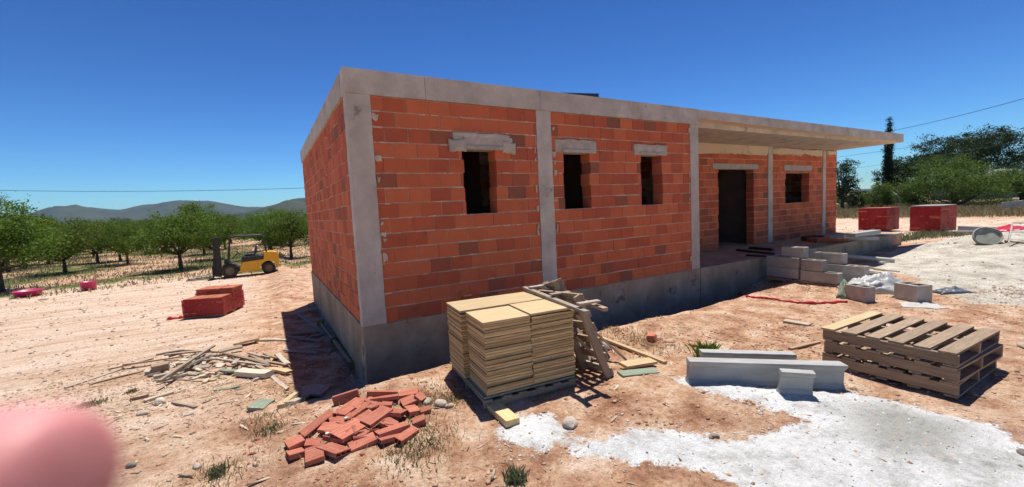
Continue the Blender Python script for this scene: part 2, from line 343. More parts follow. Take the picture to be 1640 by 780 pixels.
# ------------------------------------------------------------------ ground: one sheet out to the horizon
def axis(lo, hi, step, out_lo, out_hi):
    a = list(np.arange(lo, hi, step)); d = step; v = a[-1]; up = []
    while v < out_hi: d = min(d * 1.13, 900); v += d; up.append(v)
    d = step; v = a[0]; dn = []
    while v > out_lo: d = min(d * 1.13, 900); v -= d; dn.append(v)
    return np.array(dn[::-1] + a + up)
def poly_sd(x, y, poly):            # signed distance, positive inside
    d = np.full(x.shape, 1e9); ins = np.zeros(x.shape, bool); n = len(poly)
    for i in range(n):
        ax, ay = poly[i]; bx, by = poly[(i + 1) % n]
        ex, ey = bx - ax, by - ay; t = np.clip(((x - ax) * ex + (y - ay) * ey) / (ex * ex + ey * ey + 1e-9), 0, 1)
        d = np.minimum(d, np.hypot(x - ax - ex * t, y - ay - ey * t))
        cr = ((ay > y) != (by > y)) & (x < (bx - ax) * (y - ay) / (by - ay + 1e-12) + ax); ins ^= cr
    return np.where(ins, d, -d)
def zp(pts, z): return [(Z(a, b, z).x, Z(a, b, z).y) for a, b in pts]
spill = zp([(800,694),(831,675),(877,674),(910,697),(938,714),(1020,691),(1087,703),(1200,706),(1285,690),(1300,678),(1261,662),(1179,652),(1128,638),(1080,616),(1128,616),(1240,632),(1343,624),(1415,642),(1600,683),(1640,709),(1700,760),(1640,860),(1250,840),(1169,780),(1158,765),(1112,752),(1080,739),(1005,737),(928,729),(877,721),(831,719)], -.48)
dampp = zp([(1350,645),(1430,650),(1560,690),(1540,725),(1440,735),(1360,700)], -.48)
sandp = zp([(1370,436),(1400,418),(1424,408),(1460,400),(1529,392),(1580,388),(1680,384),(1750,480),(1640,492),(1560,486),(1494,468),(1459,448),(1420,440)], -.48)
xs = axis(-3.2, 9.5, .042, -9000, 12000); ys = axis(-5.4, 2.6, .042, -2500, 12000)
X, Y = np.meshgrid(xs, ys, indexing='ij'); x = X.ravel(); y = Y.ravel()
z = hgt(x, y)
sdw = poly_sd(x, y, spill)
z = z + 0.006 * ss(-.05, .12, sdw)
nx, ny = len(xs), len(ys)
vi = np.arange(nx * ny).reshape(nx, ny)
quads = np.stack([vi[:-1, :-1], vi[1:, :-1], vi[1:, 1:], vi[:-1, 1:]], -1).reshape(-1, 4)
me = bpy.data.meshes.new('ground'); me.vertices.add(nx * ny); me.vertices.foreach_set('co', np.stack([x, y, z], 1).ravel())
me.loops.add(quads.size); me.loops.foreach_set('vertex_index', quads.ravel()); me.polygons.add(len(quads))
me.polygons.foreach_set('loop_start', np.arange(len(quads)) * 4); me.polygons.foreach_set('loop_total', np.full(len(quads), 4))
me.polygons.foreach_set('use_smooth', np.ones(len(quads), bool)); me.update(calc_edges=True)
def setatt(n, v):
    a = me.attributes.new(n, 'FLOAT', 'POINT'); a.data.foreach_set('value', v.astype(np.float32))
setatt('white', np.clip(.53 + sdw * 2.1, 0, 1.0))
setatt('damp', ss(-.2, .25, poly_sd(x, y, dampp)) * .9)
setatt('sand', np.clip(.5 + poly_sd(x, y, sandp) * .7, 0, 1))
yard = ss(-.9, -2.2, x) * ss(-2.5, .5, y) * ss(19, 17, y + x * .18) + ss(19, 22, x) * ss(40, 33, x)
setatt('pale', np.clip(yard, 0, 1))
orch = ss(16.6, 17.6, y + (x + 4) * -.17) * ss(60, 55, x)
rows = (np.sin((y * .93 + x * .35) * 2 * np.pi / 3.1) * .5 + .5)
setatt('green', np.clip(orch * (.24 + .44 * rows) + ss(.5, .9, gauss(x, y, 20.5, 1.0, 1.6, 1.2)) * .5, 0, 1))
setatt('dryfield', np.clip(ss(37, 41, x + .15 * y) * ss(400, 300, x) * .95 + ss(-1, -4, y) * ss(-12, -16, x), 0, 1))
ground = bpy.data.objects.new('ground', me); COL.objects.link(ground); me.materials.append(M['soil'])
ground['kind'] = 'structure'

# ------------------------------------------------------------------ mountains
def hills(name, dist, az0, az1, prof, seed, mat, depth=1500, n=160):
    mb = MB(); K = 14
    for i in range(n + 1):
        t = i / n; px = az0 + (az1 - az0) * t
        d0 = MW.T @ np.array([(px - 820) / FPX, 0, 1.0]); a = math.atan2(d0[0], d0[1])
        ztop = np.interp(px, [p[0] for p in prof], [p[1] for p in prof])
        for k in range(K + 1):
            s = k / K; dd = dist - depth * (1 - s); env = math.sin(s * math.pi / 2) ** 1.3
            P0 = D(px, ztop, 1.0) - Vector(CAM); sc = dist / math.hypot(P0.x, P0.y)
            hz = P0.z * sc + 1.4
            nn = float(fbm(np.array([px * .03]), np.array([s * 3.0]), 5, seed)[0])
            zz = -20 + (hz + 20) * env * (1 + (.75 * nn * (1 - s)))
            mb.v.append((CAM[0] + math.sin(a) * dd, CAM[1] + math.cos(a) * dd, zz + (nn * 4 if k == K else 0)))
    for i in range(n):
        for k in range(K):
            o = i * (K + 1) + k; mb.f.append((o, o + 1, o + K + 2, o + K + 1)); mb.m.append(0)
    # back slope
    base = len(mb.v)
    for i in range(n + 1):
        v = Vector(mb.v[i * (K + 1) + K]); w = (v - Vector(CAM)); w.z = 0; w.normalize(); q = v + w * depth * .6; mb.v.append((q.x, q.y, -30))
    for i in range(n): mb.f.append((i * (K + 1) + K, base + i, base + i + 1, (i + 1) * (K + 1) + K)); mb.m.append(0)
    o = mb.build(name, mat, smooth=True); o['kind'] = 'structure'; return o
M['hill'] = generic('hill_scrub', (.016, .028, .016), (.060, .066, .042), .006, .95, 0, var=0, c3=(.15, .12, .085), t3=.60, fine=.06, world=True)
hills('far_mountains', 4200, -500, 900, [(-500,362),(-150,352),(40,347),(90,331),(130,331),(200,336),(255,326),(300,322),(340,321),(375,328),(400,332),(500,330),(700,322),(900,318)], 5, M['hill'])
hills('mountains', 1700, 280, 1100, [(280,366),(330,352),(360,345),(400,339),(440,329),(486,319),(560,312),(800,318),(1100,322)], 15, M['hill'], 800)
hills('hills', 3400, 1000, 2600, [(1000,330),(1250,314),(1340,304),(1400,302),(1500,298),(1640,288),(1900,270),(2600,235)], 25, M['hill'], 1200)

# the air between here and the mountains
hm = bpy.data.materials.new('haze_air'); hm.use_nodes = True; hn = hm.node_tree.nodes; hn.remove(hn['Principled BSDF'])
pv = hn.new('ShaderNodeVolumePrincipled'); pv.inputs['Color'].default_value = (.42, .68, 1.0, 1); pv.inputs['Density'].default_value = 0.00006; pv.inputs['Anisotropy'].default_value = 0.0
hm.node_tree.links.new(pv.outputs[0], hn['Material Output'].inputs['Volume'])
mb = MB(); mb.b2((-9500, -3500, -31.5), (12500, 12500, 420)); hz_ = mb.build('haze', hm); hz_['kind'] = 'stuff'; hz_['label'] = 'thin blue air haze before the mountains'

# ------------------------------------------------------------------ the unfinished house
house = empty('unfinished_house', (0, 0, 0), 0, 'unfinished single storey house of red hollow brick with concrete frame and flat roof', 'house')
def spans(u0, u1, zc, openings):
    segs = [(u0, u1)]
    for (a, b, za, zb) in openings:
        if za - .02 < zc < zb + .02:
            nsg = []
            for (s, e) in segs:
                if a > s: nsg.append((s, min(e, a)))
                if b < e: nsg.append((max(s, b), e))
            segs = [q for q in nsg if q[1] - q[0] > .02]
    return segs
def brick_wall(name, org, ud, nd, length, z0, z1, openings=(), thick=.15, seed=1, bl=.313, ch=.2, jag=.018):
    r = random.Random(seed); mb = MB(); org = Vector(org); ud = Vector(ud); nd = Vector(nd)     # nd points outwards
    mat = Matrix((ud, nd, Vector((0, 0, 1)))).transposed()
    nc = int(math.ceil((z1 - z0) / ch - 1e-6)); prev = 0
    for k in range(nc):
        za = z0 + k * ch; zb = min(za + ch, z1); zc = (za + zb) / 2
        ops = [(a + r.uniform(-jag, jag), b + r.uniform(-jag, jag), c, d) for a, b, c, d in openings]
        off = (prev + r.choice((.35, .5, .5, .6)) * bl) % bl; prev = off
        for (s, e) in spans(0, length, zc, ops):
            m0 = .012 if s > 0 else 0; m1 = .012 if e < length else 0
            c = org + ud * ((s + m0 + e - m1) / 2) + nd * (-thick / 2 - .004) + Vector((0, 0, zc))
            mb.box(c, (e - s - m0 - m1, thick - .008, zb - za), mat, 1)
            u = s - off if s == 0 else s - r.uniform(0, .5) * bl
            while u < e:
                a = max(u + .004, s); b = min(u + bl - .004 + r.uniform(-.004, .004), e)
                if b - a > .03:
                    g = r.uniform(.005, .010); dp = r.uniform(-.003, .004)
                    c = org + ud * ((a + b) / 2) + Vector((0, 0, zc + r.uniform(-.002, .002))) + nd * (-thick / 2 + dp)
                    mb.box(c, (b - a, thick, max(.02, zb - za - 2 * g)), mat @ Matrix.Rotation(r.uniform(-.004, .004), 3, 'Y'), 0, jit=.0015)
                if k and r.random() < .55:                                   # mortar squeezed out of the bed joint
                    w_ = r.uniform(.02, .13); mb.box(org + ud * min(max((a + b) / 2 + r.uniform(-.12, .12), s + w_ / 2), e - w_ / 2) + nd * (-.004) + Vector((0, 0, za + r.uniform(-.004, .004))), (w_, .012 + r.uniform(0, .010), r.uniform(.010, .020)), mat @ Matrix.Rotation(r.uniform(-.05, .05), 3, 'Y'), 1, jit=.003)
                u += bl
    return mb.build(name, [M['brick'], M['mortar']], house)
wins = [(1.56, 2.10, 1.4, 2.34), (3.38, 3.96, 1.4, 2.34), (5.21, 5.80, 1.4, 2.34)]
brick_wall('front_wall', (.306, .012, 0), (1, 0, 0), (0, -1, 0), 2.56, 0, 2.995, [(a - .306, b - .306, c, d) for a, b, c, d in wins[:1]], .24, 3)
brick_wall('front_wall', (3.155, .012, 0), (1, 0, 0), (0, -1, 0), 3.49, 0, 2.995, [(a - 3.155, b - 3.155, c, d) for a, b, c, d in wins[1:]], .24, 8)
brick_wall('side_wall', (.012, 3.66, 0), (0, -1, 0), (-1, 0, 0), 3.48, 0, 2.995, [], .15, 5)
brick_wall('side_wall', (.012, 7.28, 0), (0, -1, 0), (-1, 0, 0), 3.56, 0, 2.995, [], .15, 6)
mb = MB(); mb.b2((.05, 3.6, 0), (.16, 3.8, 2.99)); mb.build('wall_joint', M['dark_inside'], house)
RY = 1.8
brick_wall('porch_wall', (7.0, RY, 0), (1, 0, 0), (0, -1, 0), 5.80, 0, 2.78, [(10.26 - 7, 12.03 - 7, -.1, 2.3)], .24, 11)
brick_wall('porch_wall', (13.06, RY, 0), (1, 0, 0), (0, -1, 0), 3.24, 0, 3.04, [(13.85 - 13.06, 15.38 - 13.06, 1.15, 2.27)], .24, 12)
brick_wall('porch_wall', (16.52, RY, 0), (1, 0, 0), (0, -1, 0), .85, 0, 3.02, [], .24, 13)
brick_wall('end_wall', (17.37, RY + .245, 0), (0, 1, 0), (1, 0, 0), 5.0, 0, 3.02, [], .2, 14)
brick_wall('return_wall', (6.9, .28, 0), (0, 1, 0), (1, 0, 0), 1.5, 0, 3.0, [], .2, 15)
brick_wall('back_wall', (17.3, 7.3, 0), (-1, 0, 0), (0, 1, 0), 17.2, 0, 2.99, [(14.55, 15.4, .6, 2.5), (9.0, 9.8, .9, 2.2), (12.36, 12.62, 1.7, 2.25)], .2, 16)
# inner partitions
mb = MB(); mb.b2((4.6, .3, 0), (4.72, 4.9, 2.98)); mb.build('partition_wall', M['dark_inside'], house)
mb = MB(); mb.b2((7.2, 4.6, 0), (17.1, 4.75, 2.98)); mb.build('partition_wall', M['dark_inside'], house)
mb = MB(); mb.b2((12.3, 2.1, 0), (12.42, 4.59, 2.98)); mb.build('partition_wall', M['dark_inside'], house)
def rough_bar(name, a, b, mat, amp=.006, step=.06, bevel=.008, parent=house):       # cast member with uneven edges
    mb = bmesh.new(); bmesh.ops.create_cube(mb, size=1.0)
    d = [b[i] - a[i] for i in range(3)]; c = [(a[i] + b[i]) / 2 for i in range(3)]
    for v in mb.verts: v.co = Vector((v.co.x * d[0] + c[0], v.co.y * d[1] + c[1], v.co.z * d[2] + c[2]))
    for ax in range(3):
        n = min(int(d[ax] / step), 110)
        if n > 1:
            for k in range(1, n):
                co = Vector((0, 0, 0)); co[ax] = a[ax] + d[ax] * k / n; no = Vector((0, 0, 0)); no[ax] = 1
                bmesh.ops.bisect_plane(mb, geom=mb.verts[:] + mb.edges[:] + mb.faces[:], plane_co=co, plane_no=no)
    for v in mb.verts:
        q = v.co * 7
        n1 = float(fbm(np.array([q.x + q.z * 1.3]), np.array([q.y + q.z * .7 + 4]), 3, 41)[0]); n2 = float(fbm(np.array([q.x + q.y + 9]), np.array([q.z]), 3, 43)[0])
        v.co += Vector((n1 * amp, -abs(n2) * amp * .4, n1 * amp * .7))
    m = bpy.data.meshes.new(name); mb.to_mesh(m); mb.free(); m.materials.append(mat); m.polygons.foreach_set('use_smooth', [False] * len(m.polygons))
    o = bpy.data.objects.new(name, m); COL.objects.link(o); o.parent = parent; return o
rough_bar('column', (0.0, 0.0, 0), (.305, .17, 2.997), M['concrete'], .008)
rough_bar('column', (2.868, .002, 0), (3.155, .3, 2.997), M['concrete'], .010)
rough_bar('column', (6.645, .002, 0), (6.902, .27, 2.997), M['concrete'], .009)
rough_bar('column', (12.805, RY - .02, 0), (13.055, RY + .2, 3.02), M['concrete'], .006)
rough_bar('column', (16.305, RY - .02, 0), (16.515, RY + .2, 3.0), M['concrete'], .006)
rough_bar('column', (8.98, RY - .05, 0), (9.16, RY - .003, 2.9), M['lintel'], .008)
rough_bar('porch_beam', (7.15, RY - .012, 2.782), (12.80, RY + .25, 3.1), M['soffit'], .004, .15)
# roof: a rim beam in cast lengths with joint lines, the deck and the canopy
cuts = [-.012, 1.05, 2.95, 5.02, 6.915]
for a, b in zip(cuts[:-1], cuts[1:]): rough_bar('roof_beam', (a + .003, -.012, 3.0), (b - .003, .25, 3.312), M['concrete'], .004, .12)
cuts = [.256, 2.4, 4.9, 7.4]
for a, b in zip(cuts[:-1], cuts[1:]): rough_bar('roof_beam', (-.012, a, 3.0), (.25, b - .005, 3.308), M['concrete'], .004, .12)
mb = MB(); mb.b2((.255, .255, 3.01), (17.3, 7.4, 3.29)); mb.build('roof_deck', M['concrete'], house)
cuts = [6.918, 8.9, 11.2, 13.7, 17.60]
for i, (a, b) in enumerate(zip(cuts[:-1], cuts[1:])):
    mb = MB(); za = 3.13 - (a - 6.9) * .0085; zb = 3.13 - (b - 6.9) * .0085
    y0, y1 = -.008, .252
    mb.add([(a, y0, za), (b, y0, zb), (b, y1, zb), (a, y1, za), (a, y0, 3.306), (b - .004, y0, 3.306), (b - .004, y1, 3.306), (a, y1, 3.306)], [(4,5,6,7),(0,1,5,4),(1,2,6,5),(2,3,7,6),(3,0,4,7)], 0)
    mb.add([(a, y0, za), (b, y0, zb), (b, y1, zb), (a, y1, za)], [(0,3,2,1)], 1)
    mb.build('canopy_edge', [M['concrete'], M['soffit']], house)
mb = MB(); mb.add([(6.92, .254, 3.128), (17.6, .254, 3.037), (17.6, 7.4, 3.037), (6.92, 7.4, 3.128)], [(0,3,2,1)]); mb.b2((17.302, .256, 3.04), (17.60, 7.4, 3.30))
mb.build('canopy_soffit', M['soffit'], house)
# plinth
rough_bar('plinth', (0.0, .001, -1.4), (6.905, .3, -.002), M['plinth'], .006, .12)
rough_bar('plinth', (0.0, .303, -1.4), (.3, 7.35, -.002), M['plinth'], .006, .14)
rough_bar('porch_slab', (6.908, -.012, -1.3), (17.62, 1.9, -.001), M['plinth'], .007, .16)
mb = MB(); mb.b2((.303, .303, -.4), (6.9, 7.3, -.01)); mb.b2((6.91, 1.91, -.4), (17.5, 7.3, -.005)); mb.build('floor_slab', M['plinth'], house)
mb = MB(); mb.b2((17.3, 1.91, -1.3), (17.5, 7.3, -.42)); mb.build('plinth', M['plinth'], house)
def lintel(x0, x1, z0, z1, y, lip=True, d=.03):
    mb = MB(); mb.b2((x0, y - d, z0), (x1, y + .2, z1)); o = mb.build('lintel', M['lintel'], house, bevel=.01)
    if lip:
        mb = MB(); mb.b2((x0 + .14, y - d - .018, z0 + .0), (x1 - .14, y - d - .0005, z0 + .055)); mb.build('lintel_lip', M['lintel'], o, bevel=.006)
    return o
def smear(pts, y, t=.02, mat='lintel', name='mortar_patch', parent=house):      # irregular blob of mortar standing proud of a wall, polygon in x,z
    pts = [(a + rng.uniform(-.012, .012), b + rng.uniform(-.012, .012)) for a, b in pts]
    cx = sum(p[0] for p in pts) / len(pts); cz = sum(p[1] for p in pts) / len(pts); n = len(pts)
    mb = MB(); outer = [(p[0], y, p[1]) for p in pts]; mid = [(cx + (p[0] - cx) * .9, y - t, cz + (p[1] - cz) * .82) for p in pts]
    mb.add(outer + mid + [(cx, y - t * 1.2, cz)], [(i, (i + 1) % n, n + (i + 1) % n, n + i) for i in range(n)] + [(n + i, n + (i + 1) % n, 2 * n) for i in range(n)])
    return mb.build(name, M[mat], parent)
def ring(x0, x1, z0, z1, jag, n=9):
    p = [(x0 + (x1 - x0) * i / n, z0 + rng.uniform(-jag, jag)) for i in range(n + 1)]
    return p + [(x1 - (x1 - x0) * i / n, z1 + rng.uniform(-jag, jag) * .6) for i in range(n + 1)]
lintel(1.42, 2.40, 2.345, 2.535, .012); lintel(3.22, 4.11, 2.345, 2.53, .012, d=.02); lintel(5.03, 5.93, 2.345, 2.51, .012, d=.02)
lintel(9.98, 12.24, 2.30, 2.46, RY, False); lintel(13.72, 15.52, 2.27, 2.45, RY, False)
smear(ring(1.35, 1.62, 2.30, 2.50, .025, 5), -.004, .03); smear(ring(2.22, 2.45, 2.31, 2.48, .025, 5), -.004, .03)
smear(ring(1.42, 2.36, 2.52, 2.58, .02, 12), -.003, .02); smear(ring(3.2, 4.1, 2.52, 2.56, .018, 12), -.003, .015); smear(ring(5.02, 5.95, 2.50, 2.54, .015, 12), -.003, .015)
smear(ring(13.1, 16.28, 2.80, 2.98, .06, 44), RY - .004, .05, 'foam'); smear(ring(16.56, 17.25, 2.86, 2.99, .04, 12), RY - .004, .05, 'foam')
smear(ring(9.2, 12.78, 2.74, 2.80, .025, 30), RY - .004, .02, 'soffit')
for (a, b) in ((.31, .40), (2.80, 2.86), (3.16, 3.24), (6.58, 6.64)):            # rough mortar beside the columns
    for k in range(7):
        zc = rng.uniform(.1, 2.9); smear(ring(a + rng.uniform(0, .03), b - rng.uniform(0, .04), zc, zc + rng.uniform(.03, .12), .02, 3), .0, .006, 'mortar')
# interior column and ceiling joists seen through the first window
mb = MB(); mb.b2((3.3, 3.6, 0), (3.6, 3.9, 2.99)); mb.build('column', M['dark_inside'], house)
for k in range(5):
    mb = MB(); mb.b2((.4, 1.0 + 1.1 * k, 2.86), (4.5, 1.12 + 1.1 * k, 3.008)); mb.build('ceiling_joist', M['concrete'], house)

# flat dark panel on the roof
mb = MB(); mb.add([(3.35, .1, 3.335), (4.30, .1, 3.335), (4.30, 1.1, 3.35), (3.35, 1.1, 3.335), (3.35, .1, 3.345), (4.30, .1, 3.415), (4.30, 1.1, 3.43), (3.35, 1.1, 3.36)],
    [(0,3,2,1),(4,5,6,7),(0,1,5,4),(1,2,6,5),(2,3,7,6),(3,0,4,7)])
tag(mb.build('roof_panel', M['navy'], bevel=.004), 'dark navy panel lying on the flat roof near its front edge', 'panel')


# ------------------------------------------------------------------ planks and boards
def plank_mesh(name, L, w, t, mat, jag=.0, split=0.0, bow=0.0):
    mb = MB(); n = 8; vs = []; 
    for i in range(n + 1):
        u = i / n; xx = (u - .5) * L; ww = w * (1 - split * rng.random()); zz = bow * (4 * u * (1 - u) - .5)
        sh = rng.uniform(-jag, jag) if i in (0, n) else 0
        for (a, b) in ((-.5, -.5), (.5, -.5), (.5, .5), (-.5, .5)):
            vs.append((xx + (sh if a > 0 else -sh), a * ww, b * t + zz))
    fs = []
    for i in range(n):
        o = i * 4
        for k in range(4): fs.append((o + k, o + 4 + k, o + 4 + (k + 1) % 4, o + (k + 1) % 4))
    fs += [(3, 2, 1, 0)[::-1], (n * 4, n * 4 + 1, n * 4 + 2, n * 4 + 3)[::-1]]
    mb.add(vs, [f[::-1] for f in fs]); return mb
def laid(name, p, q, w, t, mat, label, cat, group=None, lift=0.0, roll=0.0, jag=.01, split=.05, bow=0.0, lz=None):
    """a plank lying on the ground between two points of it"""
    a = G(*p); b = G(*q); a.z = H(a.x, a.y); b.z = H(b.x, b.y)
    mid = (a + b) / 2; zm = H(mid.x, mid.y); a.z = max(a.z, 2 * zm - b.z - .03)
    l0, l1 = (lz if lz else (0, 0)); a.z += l0; b.z += l1
    Mx = frame(b - a, roll=roll)
    o = plank_mesh(name, (b - a).length, w, t, mat, jag, split, bow).build(name, M[mat])
    place(o, (a + b) / 2 + Vector((0, 0, t / 2 + lift + .004)), Mx); tag(o, label, cat, group); return o

# timber scrap pile on the left
GP = 'loose laths and boards of the scrap timber heap'
LP = 'weathered lath or board offcut tangled in the scrap timber heap'
def zz(X, Y): return (80 + X / 3.727, 520 + Y / 3.727)
long_ = [((90,383),(440,265),.05,.02,'wood_grey',0,'long lath reaching furthest left out of the scrap timber heap'),
 ((240,360),(560,280),.035,.02,'wood_old',0,'second long brown lath sticking out left of the scrap timber heap, just under the longest'),
 ((350,270),(620,205),.03,.015,'wood_grey',0,'thin lath lying above the longest lath on the left of the heap'),
 ((435,265),(960,185),.05,.022,'wood_old',.05,None),((635,185),(805,155),.05,.03,'wood_grey',.0,'short grey lath at the upper left edge of the scrap timber heap'),
 ((780,178),(1010,188),.06,.025,'wood_old',.06,None),((1010,188),(1150,155),.09,.03,'wood_grey',.06,None),((690,212),(960,185),.05,.025,'wood_old',.08,None),
 ((660,390),(985,165),.045,.03,'wood_grey',.11,'diagonal lath propped across the middle of the scrap timber heap'),((700,350),(960,215),.05,.025,'wood_grey',.08,None),
 ((1105,135),(1240,105),.17,.04,'wood_pale',.03,'pale square-cut board on the top right of the scrap timber heap'),
 ((1230,97),(1415,97),.07,.03,'wood_white',.0,'bleached lath beside the house shadow, above the scrap timber heap'),
 ((1040,200),(1310,270),.05,.03,'wood_old',.07,None),((960,225),(1310,275),.05,.025,'wood_grey',.06,None),((1150,225),(1415,268),.05,.03,'wood_old',.05,None),
 ((1240,275),(1330,315),.08,.03,'wood_old',.05,None),((1320,312),(1420,395),.05,.03,'wood_grey',.0,'short lath at the lower right end of the scrap timber heap'),
 ((1130,305),(1312,320),.13,.07,'wood_white',.02,'thick pale beam offcut at the lower right of the scrap timber heap'),
 ((1310,283),(1430,303),.14,.035,'wood_pale',.03,'wide tan board offcut on the right of the scrap timber heap'),
 ((1360,195),(1420,255),.10,.03,'wood_white',.03,'bleached board offcut standing out at the right edge of the heap'),
 ((1190,185),(1300,218),.05,.025,'wood_grey',.03,None),((1280,190),(1365,218),.05,.025,'wood_old',.03,None),
 ((612,298),(715,275),.16,.11,'wood_old',.03,'square brown timber block in the left of the scrap heap'),
 ((570,298),(625,290),.09,.06,'wood_white',.0,'small whitish block at the left foot of the scrap heap'),
 ((620,335),(760,300),.08,.05,'wood_grey',.02,None),((640,358),(800,315),.05,.03,'wood_grey',.02,None),
 ((1030,292),(1135,296),.07,.03,'wood_green',.03,None),((850,335),(930,310),.06,.03,'wood_white',.0,None),((930,345),(1010,310),.06,.03,'wood_grey',.0,None),
 ((985,398),(1130,375),.05,.02,'wood_green',.0,'lone greenish-grey slat lying just below the scrap timber heap'),
 ((1225,515),(1300,455),.17,.025,'wood_green',.0,'green painted board lying alone between the timber heap and the loose bricks'),
 ((1380,500),(1480,415),.08,.04,'wood_pale',.0,'pale plank half in the house shadow beside the corner'),
 ((1430,490),(1500,455),.12,.05,'wood_grey',.0,'grey board end at the edge of the house shadow'),
 ((1500,450),(1555,390),.16,.03,'wood_grey',.02,'dark board tilted in the house shadow'),((1560,440),(1620,385),.28,.03,'wood_grey',.03,'broad dark board lying in the house shadow by the corner'),
 ((565,465),(735,410),.05,.03,'wood_grey',.0,'thin stick lying below the scrap timber heap'),((480,455),(590,430),.05,.03,'wood_old',.0,'short brown stick below the left of the scrap timber heap'),
 ((735,472),(868,500),.04,.02,'wood_grey',.0,'slim lath lying on the soil below the scrap timber heap'),
 ((1410,150),(1680,165),.07,.03,'wood_old',.0,'long dark lath in the house shadow right of the heap'),((1400,165),(1600,180),.06,.03,'wood_grey',.02,'lath half in shadow beside the brick house'),
 ((1440,60),(1640,40),.1,.03,'wood_old',.0,'dark board in the shadow along the side wall'),((1480,100),(1640,60),.06,.03,'wood_grey',.0,'thin dark lath in the shadow along the side wall')]
for a, b, w, t, mt, lift, lab in long_:
    laid('scrap_plank', zz(*a), zz(*b), w, t, mt, lab or LP, 'plank', None if lab else GP, lift, rng.uniform(-.25, .25), split=.1, bow=rng.uniform(-.01, .01))
for k in range(62):
    cx = rng.gauss(930, 190); cy = 262 + (cx - 900) * -.02 + rng.gauss(0, 36)
    if not 560 < cx < 1400: continue
    an = rng.gauss(-.35, .55); l = rng.uniform(35, 150) / 2
    dx = l * math.cos(an); dy = l * math.sin(an) * .45
    lift = max(0, .09 - abs(cy - 240) * .0012) * rng.random()
    laid('scrap_plank', zz(cx - dx, cy - dy), zz(cx + dx, cy + dy), rng.uniform(.03, .10), rng.uniform(.012, .035), rng.choice(['wood_grey', 'wood_grey', 'wood_old', 'wood_white', 'wood_pale']), LP, 'plank', GP, lift, rng.uniform(-.4, .4), split=.15)

# boards lying about elsewhere
laid('plank', (1256,515), (1297,522), .13, .025, 'wood_grey', 'short board lying alone on the soil in front of the porch', 'plank')
laid('lath', (963,543), (1066,583), .06, .03, 'wood_pale', 'long pale lath slanting down from the leaning pallet', 'plank')
laid('plank', (998,592), (1046,584), .17, .03, 'wood_pale', 'yellowish board on top beside the leaning pallets', 'plank', lift=.03)
laid('plank', (993,602), (1052,596), .15, .025, 'wood_green', 'grey-green board lying under the yellowish one', 'plank')
laid('timber_block', (790,655), (822,683), .13, .06, 'wood_yellow', 'yellow timber block poking out from under the pallet of boards', 'plank', split=0)
laid('lath', (1265,560), (1312,549), .05, .02, 'wood_old', 'dark lath behind the pallet stack', 'plank')

def ORD(k): return ['first', 'second', 'third', 'fourth', 'fifth', 'sixth', 'seventh', 'eighth', 'ninth', 'tenth', 'eleventh', 'twelfth', 'thirteenth', 'fourteenth', 'fifteenth', 'sixteenth', 'seventeenth', 'eighteenth', 'nineteenth', 'twentieth', 'twenty-first', 'twenty-second', 'twenty-third', 'twenty-fourth', 'twenty-fifth', 'twenty-sixth'][k]
# ------------------------------------------------------------------ pallets
def pallet(L=1.2, Wd=1.1, n=6, mat='wood_old', label='', group=None, rails=2, jig=.01, first=None, t=.02, bh=.095, nb=5, bwf=.10):
    """rails run along local x, deck boards across along y"""
    p = empty('pallet', label=label, cat='pallet', group=group)
    for y in np.linspace(-Wd / 2 + .025, Wd / 2 - .025, 3):
        mb = MB(); mb.box((0, 0, 0), (L, .042, bh), None, 0, .002); o = mb.build('stringer', M[mat], p, bevel=.003); o.location = (0, y, t + bh / 2)
    for i, x0 in enumerate(np.linspace(-L / 2 + bwf / 2, L / 2 - bwf / 2, n)):
        o = plank_mesh('b', Wd + rng.uniform(-.02, .01), bwf + rng.uniform(-.01, .01), t, mat, .004).build('deck_board', M[first if (i == 0 and first) else mat], p)
        o.location = (x0 + rng.uniform(-jig, jig), rng.uniform(-.008, .008), t + bh + t / 2 + .001); o.rotation_euler = (0, 0, math.pi / 2 + rng.uniform(-.012, .012))
    for i, x0 in enumerate(np.linspace(-L / 2 + .05, L / 2 - .05, nb)):
        o = plank_mesh('b', Wd, .09, t, mat, .004).build('bottom_board', M[mat], p)
        o.location = (x0 + rng.uniform(-jig, jig), 0, t / 2 - .001); o.rotation_euler = (0, 0, math.pi / 2)
    return p
# three stacked pallets at the right
A_ = Z(1525, 566, -.06); B_ = Z(1311, 524, -.06); C_ = Z(1611, 531, -.06)
xd = (A_ - B_); ang = math.atan2(xd.y, xd.x); LL = xd.length; WW = (C_ - A_).length
ctr = B_ + (A_ - B_) / 2 + (C_ - A_) / 2
zb = H(ctr.x, ctr.y) + .02
ph = .138
zb = max(zb, -.06 - 3 * ph)
LBL = ['lowest pallet of the stack of three at the right, its bottom boards on the dirt', 'middle pallet of the stack of three at the right, boards jutting out', 'topmost pallet of the stack at the right, with one fresh yellow deck board']
for k in range(3):
    p = pallet(LL, WW, 6, 'wood_old', LBL[k], None, first='wood_pale' if k == 2 else None, bwf=.12)
    p.location = (ctr.x + (-.02, .0, 0)[k], ctr.y + (0, -.02, 0)[k], zb + k * ph); p.rotation_euler = (0, 0, ang + (.015, -.02, 0)[k])

